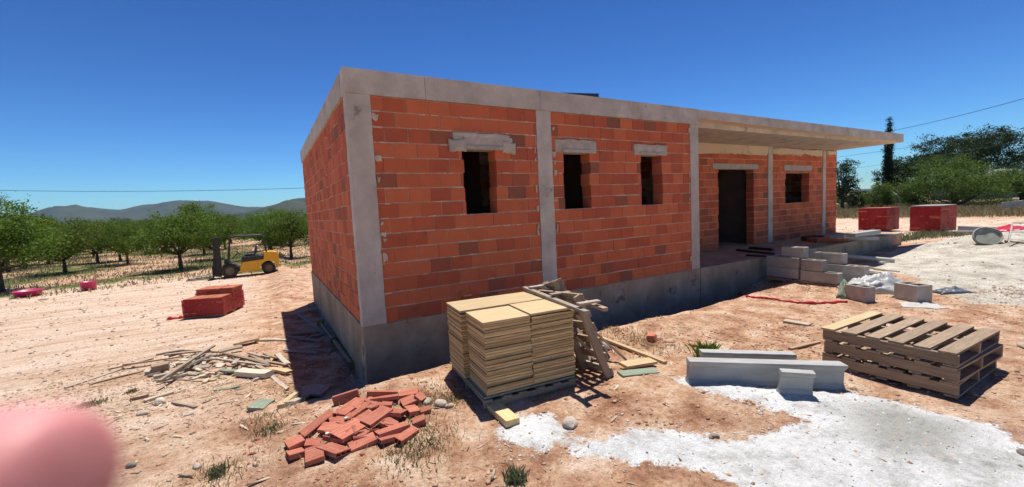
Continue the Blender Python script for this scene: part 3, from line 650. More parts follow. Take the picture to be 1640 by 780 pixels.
# pallet of formwork boards
zt = .385
A_ = Z(778, 516, zt); B_ = Z(712, 487, zt); C_ = Z(921, 492, zt)
ex = (C_ - A_); sx = ex.length; ex.normalize(); ey = (B_ - A_); sy = ey.length; ey.normalize()
fang = math.atan2(ex.y, ex.x); bz = -.475
fpal = pallet(sx + .03, sy + .05, 6, 'wood_old', 'low weathered pallet carrying the tall stack of yellow boards', None, bwf=.09, bh=.07)
orig = A_.copy(); orig.z = 0
cc = orig + ex * sx / 2 + ey * sy / 2
fpal.location = (cc.x, cc.y, bz + .0); fpal.rotation_euler = (0, 0, fang)
z0 = bz + .115
mb = MB(); mb.box((0, 0, 0), (sx + .02, sy + .02, .022), None, 0, .003); gb = mb.build('green_base_board', M['wood_green']); gb.location = (cc.x, cc.y, z0 + .012); gb.rotation_euler = (0, 0, fang)
tag(gb, 'green painted sheet under the stack of yellow boards, on the pallet', 'board')
nl = 27; th = (zt - z0 - .024) / nl
def fboard(Lx, Ly):
    mb = MB(); mb.box((0, 0, 0), (Lx, Ly, th * .87), None, 0, .0); return mb
protos = {}
hy = sy * .5
for k in range(nl):
    zc = z0 + .024 + th * (k + .5)
    for j, (cx, cy, lx, ly) in enumerate(((.5 * sx, sy - hy / 2, sx, hy - .008), (sx * .25, (sy - hy) / 2, sx / 2 - .006, sy - hy - .004), (sx * .75, (sy - hy) / 2, sx / 2 - .006, sy - hy - .004))):
        top = k == nl - 1
        key = (j, k % 4 if not top else 9)
        if key not in protos:
            o = fboard(lx, ly).build('formwork_board', M['wood_pale' if top else 'wood_yellow'], bevel=.0015); protos[key] = o
        else: o = protos[key].copy(); COL.objects.link(o)
        jx, jy = rng.gauss(0, .006), rng.gauss(0, .007)
        if rng.random() < .08: jy -= .018
        if top and j == 0: jx, jy = -.01, .012
        if top and j == 1: jx, jy = -.012, -.012
        q = orig + ex * (cx + jx * .6) + ey * (cy + jy * .6); o.location = (q.x, q.y, zc + (.016 if top and j == 0 else 0) + (.010 if top and j == 2 else 0))
        o.rotation_euler = (rng.uniform(-.002, .002), rng.uniform(-.002, .002), fang + rng.gauss(0, .006))
        if top: tag(o, ('long pale pine board on top of the tall stack, along its back', 'pale pine board on top of the tall stack, front left', 'pale pine board on top of the tall stack, front right')[j], 'formwork board')
        else: tag(o, 'yellow-edged formwork board in the tall stack, %s layer under the top, %s' % (ORD(nl - 2 - k), ('along the back', 'front left', 'front right')[j]), 'formwork board', 'formwork boards in the tall stack')

# two broken pallets leaning behind and beside the board stack
def open_pallet(L, Wd, n, label, w=.09):
    p = empty('broken_pallet', label=label, cat='pallet')
    for y in (-Wd / 2, 0, Wd / 2):
        mb = MB(); mb.box((0, 0, 0), (L, .04, .09), None, 0, .003); o = mb.build('stringer', M['wood_old'], p, bevel=.003); o.location = (0, y, 0)
        for s in (-.33, .33):
            pass
    for i, x0 in enumerate(np.linspace(-L / 2 + .05, L / 2 - .05, n)):
        o = plank_mesh('b', Wd + .06, w, .02, 'wood_old', .006).build('deck_board', M['wood_grey' if i % 3 == 0 else 'wood_old'], p)
        o.location = (x0, 0, -.056); o.rotation_euler = (0, 0, math.pi / 2 + rng.uniform(-.03, .03))
    return p
def lean(o, p, q, side, mid=.5):
    """local x from p to q, local y towards side"""
    x_ = (q - p).normalized(); y_ = (side - x_ * side.dot(x_)).normalized(); z_ = x_.cross(y_)
    place(o, (p + q) / 2, Matrix((x_, y_, z_)).transposed())
f1 = G(962, 606); f1.z = H(f1.x, f1.y) + .04
t1 = D(935, 478, 5.08); t1 = orig + ex * (sx + .10) + ey * .30; t1.z = .42
base1 = orig + ex * (sx + .34) + ey * .10; base1.z = H(base1.x, base1.y) + .03
op1 = open_pallet(1.0, .80, 6, 'broken brown pallet leaning against the right side of the board stack')
tp = orig + ex * (sx + .08) + ey * .42; tp.z = .40; bp = orig + ex * (sx + .36) + ey * .36; bp.z = H(bp.x, bp.y) + .04
lean(op1, bp, tp, ey)
op2 = open_pallet(1.05, .75, 5, 'brown slatted pallet leaning behind the first one, nearest the lath')
tp = orig + ex * (sx + .22) + ey * .92; tp.z = .46; bp = orig + ex * (sx + .62) + ey * .62; bp.z = H(bp.x, bp.y) + .04
lean(op2, bp, tp, ey)
# timber frame resting on the back of the stack, sloping to the right
fr = empty('timber_frame', label='narrow timber ladder-like frame lying across the back edge of the board stack', cat='frame')
pa = Z(840, 461, .43); pb = Z(940, 496, .43)
d_ = (pb - pa); off = Vector((-d_.y, d_.x, 0)).normalized() * .22
for o_, nm in ((Vector(), 'rail'), (off, 'rail')):
    mb = MB(); mb.bar(pa + o_, pb + o_ - Vector((0, 0, .03)), .06, .035); mb.build(nm, M['wood_old' if o_.length else 'wood_grey'], fr, bevel=.003)
for s in (.12, .5, .9):
    mb = MB(); q = pa + d_ * s; mb.bar(q - off * .05 + Vector((0, 0, .03)), q + off * 1.1 + Vector((0, 0, .03)), .07, .02); mb.build('rung', M['wood_grey'], fr)

for i, (u0, v0, u1, v1, zt_, w_, mt_, lb_) in enumerate(((.20, .95, .62, .30, .52, .09, 'wood_old', 'brown board leaning out of the tangle behind the board stack, leftmost'),
        (.34, 1.05, .50, .45, .60, .10, 'wood_grey', 'grey board rising highest behind the board stack'), (.52, .95, .78, .42, .46, .08, 'wood_old', 'brown board leaning at the right of the pallet tangle'),
        (.14, .20, .46, .02, .12, .07, 'wood_old', 'low brown board propped against the stack base, right side'), (.60, .80, .92, .28, .18, .07, 'wood_old', 'low board sloping down right of the leaning pallets'),
        (.28, .62, .72, .78, .34, .06, 'wood_grey', 'short grey board lying crosswise on the leaning pallets'))):
    p0 = orig + ex * (sx + u0) + ey * v0; p1 = orig + ex * (sx + u1) + ey * v1; p0.z = zt_ - .12; p1.z = H(p1.x, p1.y) + .03 if i != 5 else zt_ - .2
    o = plank_mesh('b', (p1 - p0).length, w_, .025, mt_, .01, .08).build('leaning_board', M[mt_]); place(o, (p0 + p1) / 2, frame(p1 - p0, roll=.5 - .25 * i)); tag(o, lb_, 'plank')

# ------------------------------------------------------------------ heap of loose hollow bricks
def hollow_brick(L, w, t, n, mat='brick_loose'):
    mb = MB(); wt = .007
    mb.box((0, 0, t / 2 - wt / 2), (L, w, wt)); mb.box((0, 0, -t / 2 + wt / 2), (L, w, wt))
    for k in range(n + 1):
        yy = -w / 2 + wt / 2 + (w - wt) * k / n
        mb.box((0, yy, 0), (L - .0015, wt if 0 < k < n else wt, t - 2 * wt - .0002))
    mb.box((0, 0, 0), (L * .7, w - 2 * wt - .001, t - 2 * wt - .001))
    # grooves on the broad faces
    for k in range(6):
        yy = -w / 2 + w * (k + .5) / 6; mb.box((0, yy, t / 2 + .0006), (L - .004, w / 6 - .006, .0012)); mb.box((0, yy, -t / 2 - .0006), (L - .004, w / 6 - .006, .0012))
    return mb
def z5(X, Y): return (440 + X / 4.334, 600 + Y / 4.334)
BG = 'loose hollow bricks in the heap near the corner'; BL = 'red hollow clay brick lying in the loose heap near the house corner'
bricks = [((int(cx_ - l_ * math.cos(a_)), int(cy_ - l_ * .7 * math.sin(a_))), (int(cx_ + l_ * math.cos(a_)), int(cy_ + l_ * .7 * math.sin(a_))), .05 + .09 * ww_, .05, .01 + .05 * ww_, .6 * (ww_ - .5), None) for cx_, cy_, l_, a_, ww_ in [(620 + 250 * math.cos(k * 2.4) * math.sqrt(k / 22), 350 + 120 * math.sin(k * 2.4) * math.sqrt(k / 22) - 60 * math.cos(k * 2.4) * math.sqrt(k / 22), 22 + 14 * ((k * 37) % 5), -.6 + 1.3 * ((k * 13) % 7) / 7, ((k * 29) % 11) / 11) for k in range(1, 24)]]
bricks += [((85,525),(200,480),.16,.06,.03,0,'short brick end at the far left of the loose brick heap'),((180,458),(392,288),.075,.09,0,.9,'long narrow brick on edge slanting up at the left of the heap'),
 ((408,215),(588,172),.05,.14,0,0,'brick standing on edge with its row of holes showing, top left of heap'),((448,325),(605,195),.17,.05,.05,0,None),((560,292),(640,222),.14,.05,.03,.2,None),
 ((640,185),(855,160),.06,.12,0,0,'brick on edge with dark holes at the top of the heap'),((668,200),(862,180),.13,.05,.05,-.2,None),((868,155),(1000,150),.13,.05,.03,.2,'brick at the top right of the heap'),((880,218),(978,190),.12,.05,.02,.3,None),
 ((600,315),(720,390),.2,.05,.05,.1,None),((632,398),(790,288),.17,.05,.11,.05,'brick lying uppermost across the middle of the heap'),((712,278),(905,318),.15,.05,.07,-.2,None),((430,485),(628,355),.20,.05,.06,0,'broad ribbed brick in the front middle of the heap'),
 ((345,435),(470,355),.17,.05,.02,.15,None),((712,462),(920,378),.15,.055,.05,-.15,None),((720,490),(925,400),.13,.05,.0,-.1,None),((520,520),(700,460),.15,.05,0,.2,None),((855,500),(978,392),.09,.07,0,.5,'narrow brick at the right front of the heap'),
 ((962,350),(1048,335),.12,.07,0,0,'small brick piece on the right of the heap'),((915,285),(992,255),.14,.07,0,.1,'half brick at the right rear of the heap'),((212,508),(318,482),.10,.05,0,.2,None),((215,600),(345,560),.24,.055,.02,.1,'broad brick slab at the front left of the heap'),
 ((340,520),(480,575),.17,.05,.02,-.2,'ribbed brick lying flat at the front of the heap, weeds on it'),((640,245),(800,225),.12,.05,0,.1,None),((378,330),(455,300),.12,.05,0,0,None),((985,185),(1030,200),.10,.10,0,0,'dark upright brick end at the top right corner of the heap'),
 ((560,400),(640,440),.14,.05,0,.2,None),((760,360),(860,350),.12,.05,.02,.1,None),((480,300),(560,340),.14,.05,0,.0,None),((520,420),(640,330),.14,.05,0,.3,None),((1010,270),(1080,255),.08,.05,0,.3,None),((90,590),(200,545),.14,.06,0,0,None),((440,280),(520,240),.12,.05,0,.1,None)]
for a, b, w, t, lift, roll, lab in bricks:
    pa, pb = G(*z5(*a)), G(*z5(*b)); pa.z = H(pa.x, pa.y); pb.z = H(pb.x, pb.y)
    t *= .68; w *= .86
    L_ = max((pb - pa).length, .09); n = 3 if w > .1 else 2
    if t > w: bm_ = hollow_brick(L_, t, w, 4); rr = roll + math.pi / 2 - .1
    else: bm_ = hollow_brick(L_, w, t, n); rr = roll * .7 + rng.uniform(-.10, .10)
    o = bm_.build('hollow_brick', M['brick_loose'], bevel=0)
    place(o, (pa + pb) / 2 + Vector((0, 0, lift * .45 + max(t, 0) / 2 + .004)), frame(pb - pa + Vector((0, 0, rng.uniform(-.04, .04))), roll=rr))
    tag(o, lab or BL, 'brick', None if lab else BG)
for (a, lab) in (((500,358), 'white bottle cap among the loose bricks, nearer the top'), ((370,468), 'white bottle cap among the loose bricks, lower')):
    p = G(*z5(*a)); mb = MB(); c = p + Vector((0, 0, .07)); mb.tube([c, c + Vector((0, 0, .012))], .016, 14); tag(mb.build('bottle_cap', M['pvc']), lab, 'cap')
for px, py, lab in ((1044, 545, 'broken red brick lump on the soil right of the leaning pallets'),):
    p = G(px, py); mb = MB(); mb.box((0, 0, 0), (.14, .12, .10), None, 0, .015); o = mb.build('broken_brick', M['brick_loose'], bevel=.008); place(o, p + Vector((0, 0, .04)), Matrix.Rotation(.5, 3, 'Z')); tag(o, lab, 'brick')

# ------------------------------------------------------------------ precast channel pieces
def channel(p, q, h, lab, w=.11, tilt=0.0, zl=0.0):
    a = Vector(p); b = Vector(q); L_ = (b - a).length
    prof = [(-w / 2, 0), (w / 2, 0), (w / 2, .04), (w / 2 - .03, .07), (w / 2 - .038, h - .07), (w / 2, h - .03), (w / 2, h), (-w / 2, h), (-w / 2, h - .03), (-w / 2 + .038, h - .07), (-w / 2 + .03, .07), (-w / 2, .04)]
    n = len(prof); mb = MB(); K = 14
    for i in range(K + 1):
        u = -L_ / 2 + L_ * i / K; e = .006 if i in (0, K) else .0015
        mb.v += [(u + rng.uniform(-e, e), y + rng.uniform(-.001, .001), z_ + rng.uniform(-.0012, .0012)) for (y, z_) in prof]
    for i in range(K):
        for k in range(n): mb.f.append((i * n + k, i * n + (k + 1) % n, (i + 1) * n + (k + 1) % n, (i + 1) * n + k)[::-1]); mb.m.append(0)
    mb.f += [tuple(range(n)), tuple(reversed(range(K * n, K * n + n)))]; mb.m += [0, 0]
    o = mb.build('concrete_beam', M['precast'], bevel=.004); c = (a + b) / 2
    place(o, c + Vector((0, 0, zl)), frame(b - a, roll=tilt)); return tag(o, lab, 'concrete beam')
def gz(px, py, zl=0): p = G(px, py); p.z = H(p.x, p.y) - .012 + zl; return p
a, b = gz(1100, 613), gz(1348, 621); channel(a, b, .265, 'long grey precast beam on edge, in front of the others', .12, .04)
a, b = gz(1158, 600), gz(1308, 600); 
dv = (gz(1348, 621) - gz(1100, 613)).normalized(); back = Vector((-dv.y, dv.x, 0))
a = gz(1100, 613) + dv * .22 + back * .26; b = a + dv * .95; a.z = H(a.x, a.y); b.z = H(b.x, b.y); channel(a, b, .265, 'grey precast beam standing behind the long one', .12, -.03)
a = gz(1245, 628); b = gz(1299, 632); channel(a, b, .25, 'short grey precast beam piece leaning in front of the long one', .07, .16)

# ------------------------------------------------------------------ concrete blocks by the porch
def cblock(L=.4, W_=.2, Hh=.2, holes=2):
    mb = MB(); t = .03
    mb.box((0, W_ / 2 - t / 2, 0), (L, t, Hh)); mb.box((0, -W_ / 2 + t / 2, 0), (L, t, Hh))
    for k in range(holes + 1):
        mb.box((-L / 2 + t / 2 + (L - t) * k / holes, 0, 0), (t - .0004, W_ - 2 * t - .0004, Hh - .003))
    mb.box((0, 0, -Hh / 2 + .03), (L - 2 * t, W_ - 2 * t, .03))
    return mb
bproto = cblock().build('concrete_block', M['block'], bevel=.004)
used = [False]
def blk(loc, rz, lab, group=None, scale=(1, 1, 1), tilt=0):
    o = bproto if not used[0] else bproto.copy()
    if used[0]: COL.objects.link(o)
    used[0] = True
    o.location = loc; o.rotation_euler = (tilt, 0, rz); o.scale = scale; tag(o, lab, 'block', group); return o
bp0 = G(1228, 452); bp1 = G(1345, 461); bx = (bp1 - bp0); bx.z = 0; blen = bx.length; bx.normalize(); by = Vector((-bx.y, bx.x, 0)); bang = math.atan2(bx.y, bx.x)
gzz = H((bp0.x + bp1.x) / 2, (bp0.y + bp1.y) / 2)
bpal = pallet(blen, 1.0, 7, 'wood_old', 'low dark pallet under the grey concrete blocks by the porch', None, bh=.06)
zpal = gzz - .03; cpal = bp0 + bx * blen / 2 + by * .5; bpal.location = (cpal.x, cpal.y, zpal); bpal.rotation_euler = (0, 0, bang)
zb0 = zpal + .105
def bpos(u, v, z_): q = bp0 + bx * u + by * v; return (q.x, q.y, z_)
BGp = 'stacked concrete blocks by the porch'; U = blen / 117.0       # metres per photo pixel along the pallet
bh_ = .2
for v in (.10, .32):
    blk(bpos(27 * U, v, zb0 + .115), bang, 'grey hollow block in the bottom course, left end of the pallet' if v < .2 else 'grey hollow block in the rear rows of the pallet pile', BGp if v > .2 else None, (54 * U / .4, 1, 1.15))
    blk(bpos(27 * U, v, zb0 + .35), bang, 'grey block in the second course at the left of the pallet' if v < .2 else 'grey hollow block in the rear rows of the pallet pile', BGp if v > .2 else None, (54 * U / .4, 1, 1.15))
blk(bpos(40 * U, .2, zb0 + .58), bang + .05, 'topmost grey block, alone on top of the left pile', None, (1.15, 1.1, 1.12))
blk(bpos(86 * U, .10, zb0 + .10), bang, 'wide grey block in the bottom course at the right of the pallet', None, (56 * U / .4, 1, 1.1))
blk(bpos(75 * U, .10, zb0 + .335), bang - .03, 'grey block end in the middle of the pallet pile, open top', None, (32 * U / .4, 1, 1.15))
for k in range(3): blk(bpos((74 + k * 13) * U, .42, zb0 + .47), bang + math.pi / 2 + (.02, -.03, .04)[k], ('left', 'middle', 'right')[k] + ' one of three grey blocks standing upright in the middle rear of the pile', 'upright blocks at the middle rear', (.5, 1, 1.1))
for k in range(2): blk(bpos((100 + 24 * k) * U, .38, zb0 + .27), bang + .03 * k, ('grey open block at the right rear of the pallet pile', 'last grey block at the right rear, over the pallet edge')[k], None, (.95, 1.1, .85))
for k in range(3): blk(bpos((66 + 30 * k) * U, .75, zb0 + .10), bang, 'grey hollow block in the rear rows of the pallet pile', BGp)
for k in range(2): blk(bpos((74 + 40 * k) * U, .42, zb0 + .10), bang, 'grey hollow block in the rear rows of the pallet pile', BGp)
p = G(1386, 484); blk((p.x + .1, p.y + .12, H(p.x, p.y) + .13), bang - .25, 'single concrete block on the soil in front of the white sheeting', None, (.92, 1.1, 1.42))
p = G(1474, 484); blk((p.x + .1, p.y + .13, H(p.x, p.y) + .14), bang - .3, 'single concrete block on the soil right of the white sheeting', None, (.95, 1.5, 1.5))

# crumpled white sheeting
def cloth(name, pts, w, hgt_, mat, lab, cat, n=46, m=26, seed=3, fold=.5):
    a, b = pts; dx = (b - a); L_ = dx.length; dx.normalize(); dy = Vector((-dx.y, dx.x, 0)); mb = MB()
    for i in range(n + 1):
        for j in range(m + 1):
            u = i / n; v = j / m; e = (math.sin(u * math.pi) ** .45) * (math.sin(v * math.pi) ** .5)
            f1_ = float(fbm(np.array([u * 5 + v * 2 + seed]), np.array([v * 4 - u]), 4, seed)[0]); f2_ = float(fbm(np.array([u * 3 + seed]), np.array([v * 3]), 3, seed + 5)[0])
            rdg = 1 - abs(2 * vnoise(np.array([u * 6 + v * 5 + seed]), np.array([v * 7 - u * 2]), seed + 9)[()][0] - 1) * 1.3
            q = a + dx * (u * L_ + .08 * f2_) + dy * ((v - .5) * w * (1 + .35 * f2_))
            zq = H(q.x, q.y); mb.v.append((q.x, q.y, zq + .005 + e * hgt_ * max(.05, .45 + fold * f1_ + .45 * rdg)))
    for i in range(n):
        for j in range(m): o = i * (m + 1) + j; mb.f.append((o, o + m + 1, o + m + 2, o + 1)); mb.m.append(0)
    o = mb.build(name, M[mat], smooth=True); sub = o.modifiers.new('thickness', 'SOLIDIFY'); sub.thickness = .006; return tag(o, lab, cat)
cloth('plastic_sheeting', (G(1346, 466) + by * .1, G(1452, 467) + by * .15), .75, .33, 'sheet', 'crumpled white and grey plastic sheeting heaped beside the concrete blocks', 'sheeting')
cloth('plastic_bag', (G(1499, 470), G(1547, 467)), .28, .12, 'dark_bag', 'crushed dark plastic bag on the pale sand right of the blocks', 'bag', 22, 14, 12)
cloth('plastic_bag', (G(1436, 478), G(1458, 476)), .22, .10, 'dark_bag', 'small dark bag wedged between the single blocks', 'bag', 18, 12, 15)
cloth('sacking', (G(1347, 479), G(1356, 468)), .16, .3, 'wood_green', 'olive sacking strip hanging down at the end of the block pallet', 'sacking', 16, 12, 17)
cloth('cement_crust', (G(1440, 488), G(1510, 492)), .35, .03, 'plaster', 'thin broken cement crust in front of the right-hand single block', 'crust', 30, 16, 21)
# red tape on the ground
mb = MB(); tp_ = [(1162,468),(1175,471),(1205,477),(1235,480),(1270,485),(1300,487),(1335,486),(1362,484)]
pts = []
for (a, b), (c, d) in zip(tp_[:-1], tp_[1:]):
    for k in range(5): s = k / 5; q = G(a + (c - a) * s, b + (d - b) * s); pts.append(Vector((q.x + rng.uniform(-.02, .02), q.y + rng.uniform(-.03, .03), H(q.x, q.y) + .014 + rng.uniform(0, .012))))
mb.tube(pts, [.012 + rng.uniform(0, .014) for _ in pts], 6); tag(mb.build('red_tape', M['red_plastic'], smooth=True), 'twisted red plastic tape lying on the soil before the porch', 'tape')
# pole beyond the blocks
mb = MB(); a = Z(1340, 409, -.28); b = G(1432, 420); b.z = H(b.x, b.y) + .05; mb.tube([a, b], .055, 12); tag(mb.build('pale_pipe', M['pvc']), 'long pale pipe lying from the blocks onto the sand', 'pipe')
laid('lath', (1385,428), (1416,434), .05, .03, 'wood_pale', 'pale lath on the sand just below the long pipe', 'plank')
laid('lath', (1400,432), (1440,436), .03, .02, 'wood_grey', 'thin stick on the sand right of the concrete blocks', 'plank')

# things on the porch slab
def onslab(name, p, q, w, h, mat, lab, cat, group=None, z_=0.0, bev=.004):
    a = Z(*p, z_); b = Z(*q, z_); mb = MB(); mb.box((0, 0, 0), ((b - a).length, w, h), None, 0, .003); o = mb.build(name, M[mat], bevel=bev)
    place(o, (a + b) / 2 + Vector((0, 0, h / 2 + .002)), frame(b - a)); return tag(o, lab, cat, group)
onslab('concrete_slab', (1300,388), (1350,386), .5, .12, 'tile', 'low pack of red tiles on the porch slab', 'tile pack')
for i, (p, q, zq) in enumerate((((1325,385),(1395,378),0),((1335,383),(1400,376),.105),((1345,382),(1398,375),.21),((1355,385),(1405,384),0.0),((1362,380),(1403,374),.31))):
    onslab('concrete_joist', p, q, .22, .10, 'plaster' if i % 2 else 'precast', ('grey joist at the bottom of the porch pile', 'grey joist second up in the porch pile', 'grey joist third up in the porch pile', 'grey joist nearest the slab end in the porch pile', 'topmost grey joist of the porch pile')[i], 'joist', None, 0 if zq == 0 else zq)
onslab('dark_bundle', (1290,386), (1312,384), .3, .14, 'rubber', 'dark bundle left of the tiles on the porch', 'bundle')
onslab('timber_bar', (1180,402), (1240,408), .07, .05, 'black_metal', 'dark bar lying on the porch floor, nearer the door', 'bar')
onslab('timber_bar', (1200,399), (1238,402), .07, .07, 'black_metal', 'second dark bar on the porch floor, behind the first', 'bar')
onslab('timber_bar', (1195,410), (1228,412), .05, .04, 'black_metal', 'thin dark bar at the porch edge behind the blocks', 'bar')

# ------------------------------------------------------------------ stacks of red roof tiles
def tilestack(o_, ex_, ey_, cols, rows_, layers, tw, tl, tt, lab, group, top=None, wrap=None, tops=None, jit=.01):
    proto_ = None
    for k in range(layers):
        for i in range(cols):
            for j in range(rows_):
                if top and not top(k, i, j): continue
                if proto_ is None:
                    mb = MB(); mb.box((0, 0, 0), (tw - .006, tl - .006, tt * .8), None, 0, 0); mb.box((0, 0, -tt * .42), (tw - .03, tl - .03, tt * .16)); proto_ = mb.build('clay_tile', M['tile'], bevel=0); o = proto_
                else: o = proto_.copy(); COL.objects.link(o)
                q = o_ + ex_ * (tw * (i + .5) + rng.gauss(0, jit)) + ey_ * (tl * (j + .5) + rng.gauss(0, jit))
                o.location = (q.x, q.y, o_.z + tt * (k + .5)); o.rotation_euler = (0, 0, math.atan2(ex_.y, ex_.x) + rng.gauss(0, .006)); tag(o, lab + ', %s layer up, %s %s' % (ORD(k), ('left', 'middle', 'right')[i], ('front', 'back')[j]), 'tile', group)
c1_ = G(358, 507); w1 = .88; e1 = Vector((.93, -.37, 0)).normalized(); o1 = c1_ - e1 * w1; o1.z = H(c1_.x, c1_.y) + .06; n1_ = Vector((-e1.y, e1.x, 0))
tilestack(o1, e1, n1_, 3, 2, 12, w1 / 3, .54, .048, 'terracotta tile in the low yard stack', 'tiles in the low left stack', lambda k, i, j: k < 9 or (j == 1) or (i == 2 and j == 1))
mb = MB()
for k in range(3): mb.box((0, 0, 0), (w1, .09, .05)) if k == 0 else None
mb = MB()
for v in (.1, .54, .98): mb.box(o1 + e1 * w1 / 2 + n1_ * v + Vector((0, 0, -.035)), (w1, .1, .05), Matrix((e1, n1_, Vector((0, 0, 1)))).transposed())
tag(mb.build('bearer_boards', M['wood_old']), 'dark bearer boards under the low red tile stack in the yard', 'bearers')
def film(lab, o_, ex_, ey_, w, d, h, z0_, seed=1, ends=(0, 1, 2, 3), off=.012, mat='film'):
    mb = MB(); pts = [o_ - ex_ * off - ey_ * off, o_ + ex_ * (w + off) - ey_ * off, o_ + ex_ * (w + off) + ey_ * (d + off), o_ - ex_ * off + ey_ * (d + off)]
    for s in ends:
        a = pts[s]; b = pts[(s + 1) % 4]; n = 16; K = 8; o0 = len(mb.v); nn = Vector(((b - a).y, -(b - a).x, 0)).normalized()
        for i in range(n + 1):
            for k in range(K + 1):
                q = a + (b - a) * i / n + nn * rng.uniform(0, .012); mb.v.append((q.x, q.y, z0_ + h * k / K + (rng.uniform(-.02, .01) if k == K else 0)))
        for i in range(n):
            for k in range(K): t_ = o0 + i * (K + 1) + k; mb.f.append((t_, t_ + K + 1, t_ + K + 2, t_ + 1)); mb.m.append(0)
    o = mb.build('plastic_wrap', M[mat]); so = o.modifiers.new('thickness', 'SOLIDIFY'); so.thickness = .003; return tag(o, lab, 'plastic wrap')
fm, nt, N, L, P = nodes_of('red_film'); P.inputs['Base Color'].default_value = (.34, .006, .012, 1); P.inputs['Roughness'].default_value = .4
tr = N.new('ShaderNodeBsdfTransparent'); tr.inputs[0].default_value = (1, .5, .5, 1); mx = N.new('ShaderNodeMixShader')
gg = N.new('ShaderNodeNewGeometry'); nz = noise(N, L, gg.outputs['Position'], 1.6, 3, .5); rr_ = ramp(N, [(.35, (.45, .45, .45)), (.65, (.82, .82, .82))]); L.new(nz, rr_.inputs[0]); L.new(rr_.outputs[0], mx.inputs[0])
L.new(tr.outputs[0], mx.inputs[1]); L.new(P.outputs[0], mx.inputs[2]); L.new(mx.outputs[0], N['Material Output'].inputs[0]); M['film'] = fm
film('torn translucent red film round the low tile stack in the left yard', o1, e1, n1_, w1, 1.08, .415, o1.z, ends=(0, 1))
mb = MB(); a = G(268, 512); b = G(298, 509); pts = [a + (b - a) * s + Vector((0, 0, .02 + .01 * math.sin(s * 9))) for s in np.linspace(0, 1, 8)]
mb.tube(pts, [.02, .05, .03, .04, .025, .05, .03, .02], 6); tag(mb.build('red_film_scrap', M['red_plastic'], smooth=True), 'scrap of bright red film on the ground left of the low tile stack', 'film scrap')
RV = Vector((.863, -.505, 0)); FV = Vector((.505, .863, 0))
for nm, mid_, la_, w, d_, ly, lab in (('a', (1419, 371), 0, 1.16, 1.14, 17, 'nearer the porch'), ('b', (1505, 373), 0, 1.18, 1.36, 19, 'further right')):
    b = G(*mid_); b.z = H(b.x, b.y) + .05; sc_ = float((MW @ (np.array(b) - CAM))[2]) / 20.8; w *= sc_; d_ *= sc_; Fr = Vector((b.x - CAM[0], b.y - CAM[1], 0)).normalized(); Rr = Vector((Fr.y, -Fr.x, 0)); X1 = Rr * math.cos(.42) - Fr * math.sin(.42); Y1 = Vector((-X1.y, X1.x, 0)); a = b - X1 * w
    tt = (1.13 if nm == 'a' else 1.27) * sc_ / ly
    tilestack(a, X1, Y1, 3, 2, ly, w / 3, d_ / 2, tt, 'tile in the wrapped stack ' + lab, 'tiles in the wrapped stack ' + lab, jit=.012)
    film('red film wrapped round the tall tile stack ' + lab, a, X1, Y1, w, d_, ly * tt * .97, a.z)
    if nm == 'b':
        mb = MB(); mb.box(a + X1 * w / 2 + Y1 * d_ / 2 + Vector((0, 0, ly * tt + .02)), (w, d_, .03), Matrix((X1, Y1, Vector((0, 0, 1)))).transposed()); tag(mb.build('cover_board', M['plaster']), 'pale board covering the top of the right-hand wrapped stack', 'board')

# ------------------------------------------------------------------ tubs in the yard
def tub(px, py, r, h, mat, lab, squash=1.0):
    p = G(px, py); mb = MB(); n = 24; ring_ = []
    prof = [(0, 0), (r * .8, 0), (r, h), (r * 1.06, h), (r * 1.06, h - .03), (r * .97, h - .03)]
    prof = [(0.001, .01), (r * .82, .0), (r * .98, h * .92), (r * 1.07, h * .93), (r * 1.07, h), (r * .96, h), (r * .80, .03), (.001, .03)]
    for (a, b) in prof: ring_.append([(a * math.cos(2 * math.pi * k / n), a * math.sin(2 * math.pi * k / n) * squash, b) for k in range(n)])
    for rr_ in ring_: mb.v += rr_
    for i in range(len(prof) - 1):
        for k in range(n): mb.f.append((i * n + k, i * n + (k + 1) % n, (i + 1) * n + (k + 1) % n, (i + 1) * n + k)); mb.m.append(0)
    o = mb.build('plastic_tub', M[mat], smooth=True); o.location = (p.x, p.y, H(p.x, p.y)); return tag(o, lab, 'tub')
tub(46, 475, .40, .24, 'magenta', 'wide low pink tub at the edge of the orchard, far left')
tub(143, 465, .26, .36, 'magenta', 'deep magenta tub at the orchard edge, right of the low pink one')

# ------------------------------------------------------------------ forklift
fw = G(364, 446); rw = G(426, 438.5); fdir = (fw - rw); wb = 1.66; fdir.z = 0; fdir.normalize()
fbase = fw.copy(); fbase.z = min(H(fw.x, fw.y), H(rw.x, rw.y)) + .0
fl = empty('forklift', fbase - Vector((0, 0, 0)), math.atan2(fdir.y, fdir.x), 'yellow forklift truck with black overhead guard parked in the yard before the orchard', 'forklift')
fside = Vector((-fdir.y, fdir.x, 0)); fl.location = fl.location - (fside if fside.dot(Vector(CAM) - fbase) > 0 else -fside) * .5
fl.location.z = fbase.z - .01; fl.scale = (.89, .89, .89); fl.location = fl.location - fdir * .12
HW = .56
mb = MB(); prof = [(-.42, .24), (-1.22, .22), (-1.28, .40), (-1.40, .60), (-1.62, .70), (-1.86, .64), (-2.0, .45), (-2.05, .30), (-2.12, .38), (-2.16, .95), (-2.08, 1.10), (-1.85, 1.15), (-1.50, 1.14), (-1.46, .80), (-.56, .74), (-.46, .60), (-.43, .44)]
mb.prism(prof, -HW, HW); body = mb.build('body', M['yellow_paint'], fl, bevel=.025)
mb = MB(); mb.b2((-1.47, -HW + .03, .755), (-.52, HW - .03, .99)); mb.build('hood_panel', M['black_metal'], fl, bevel=.03)
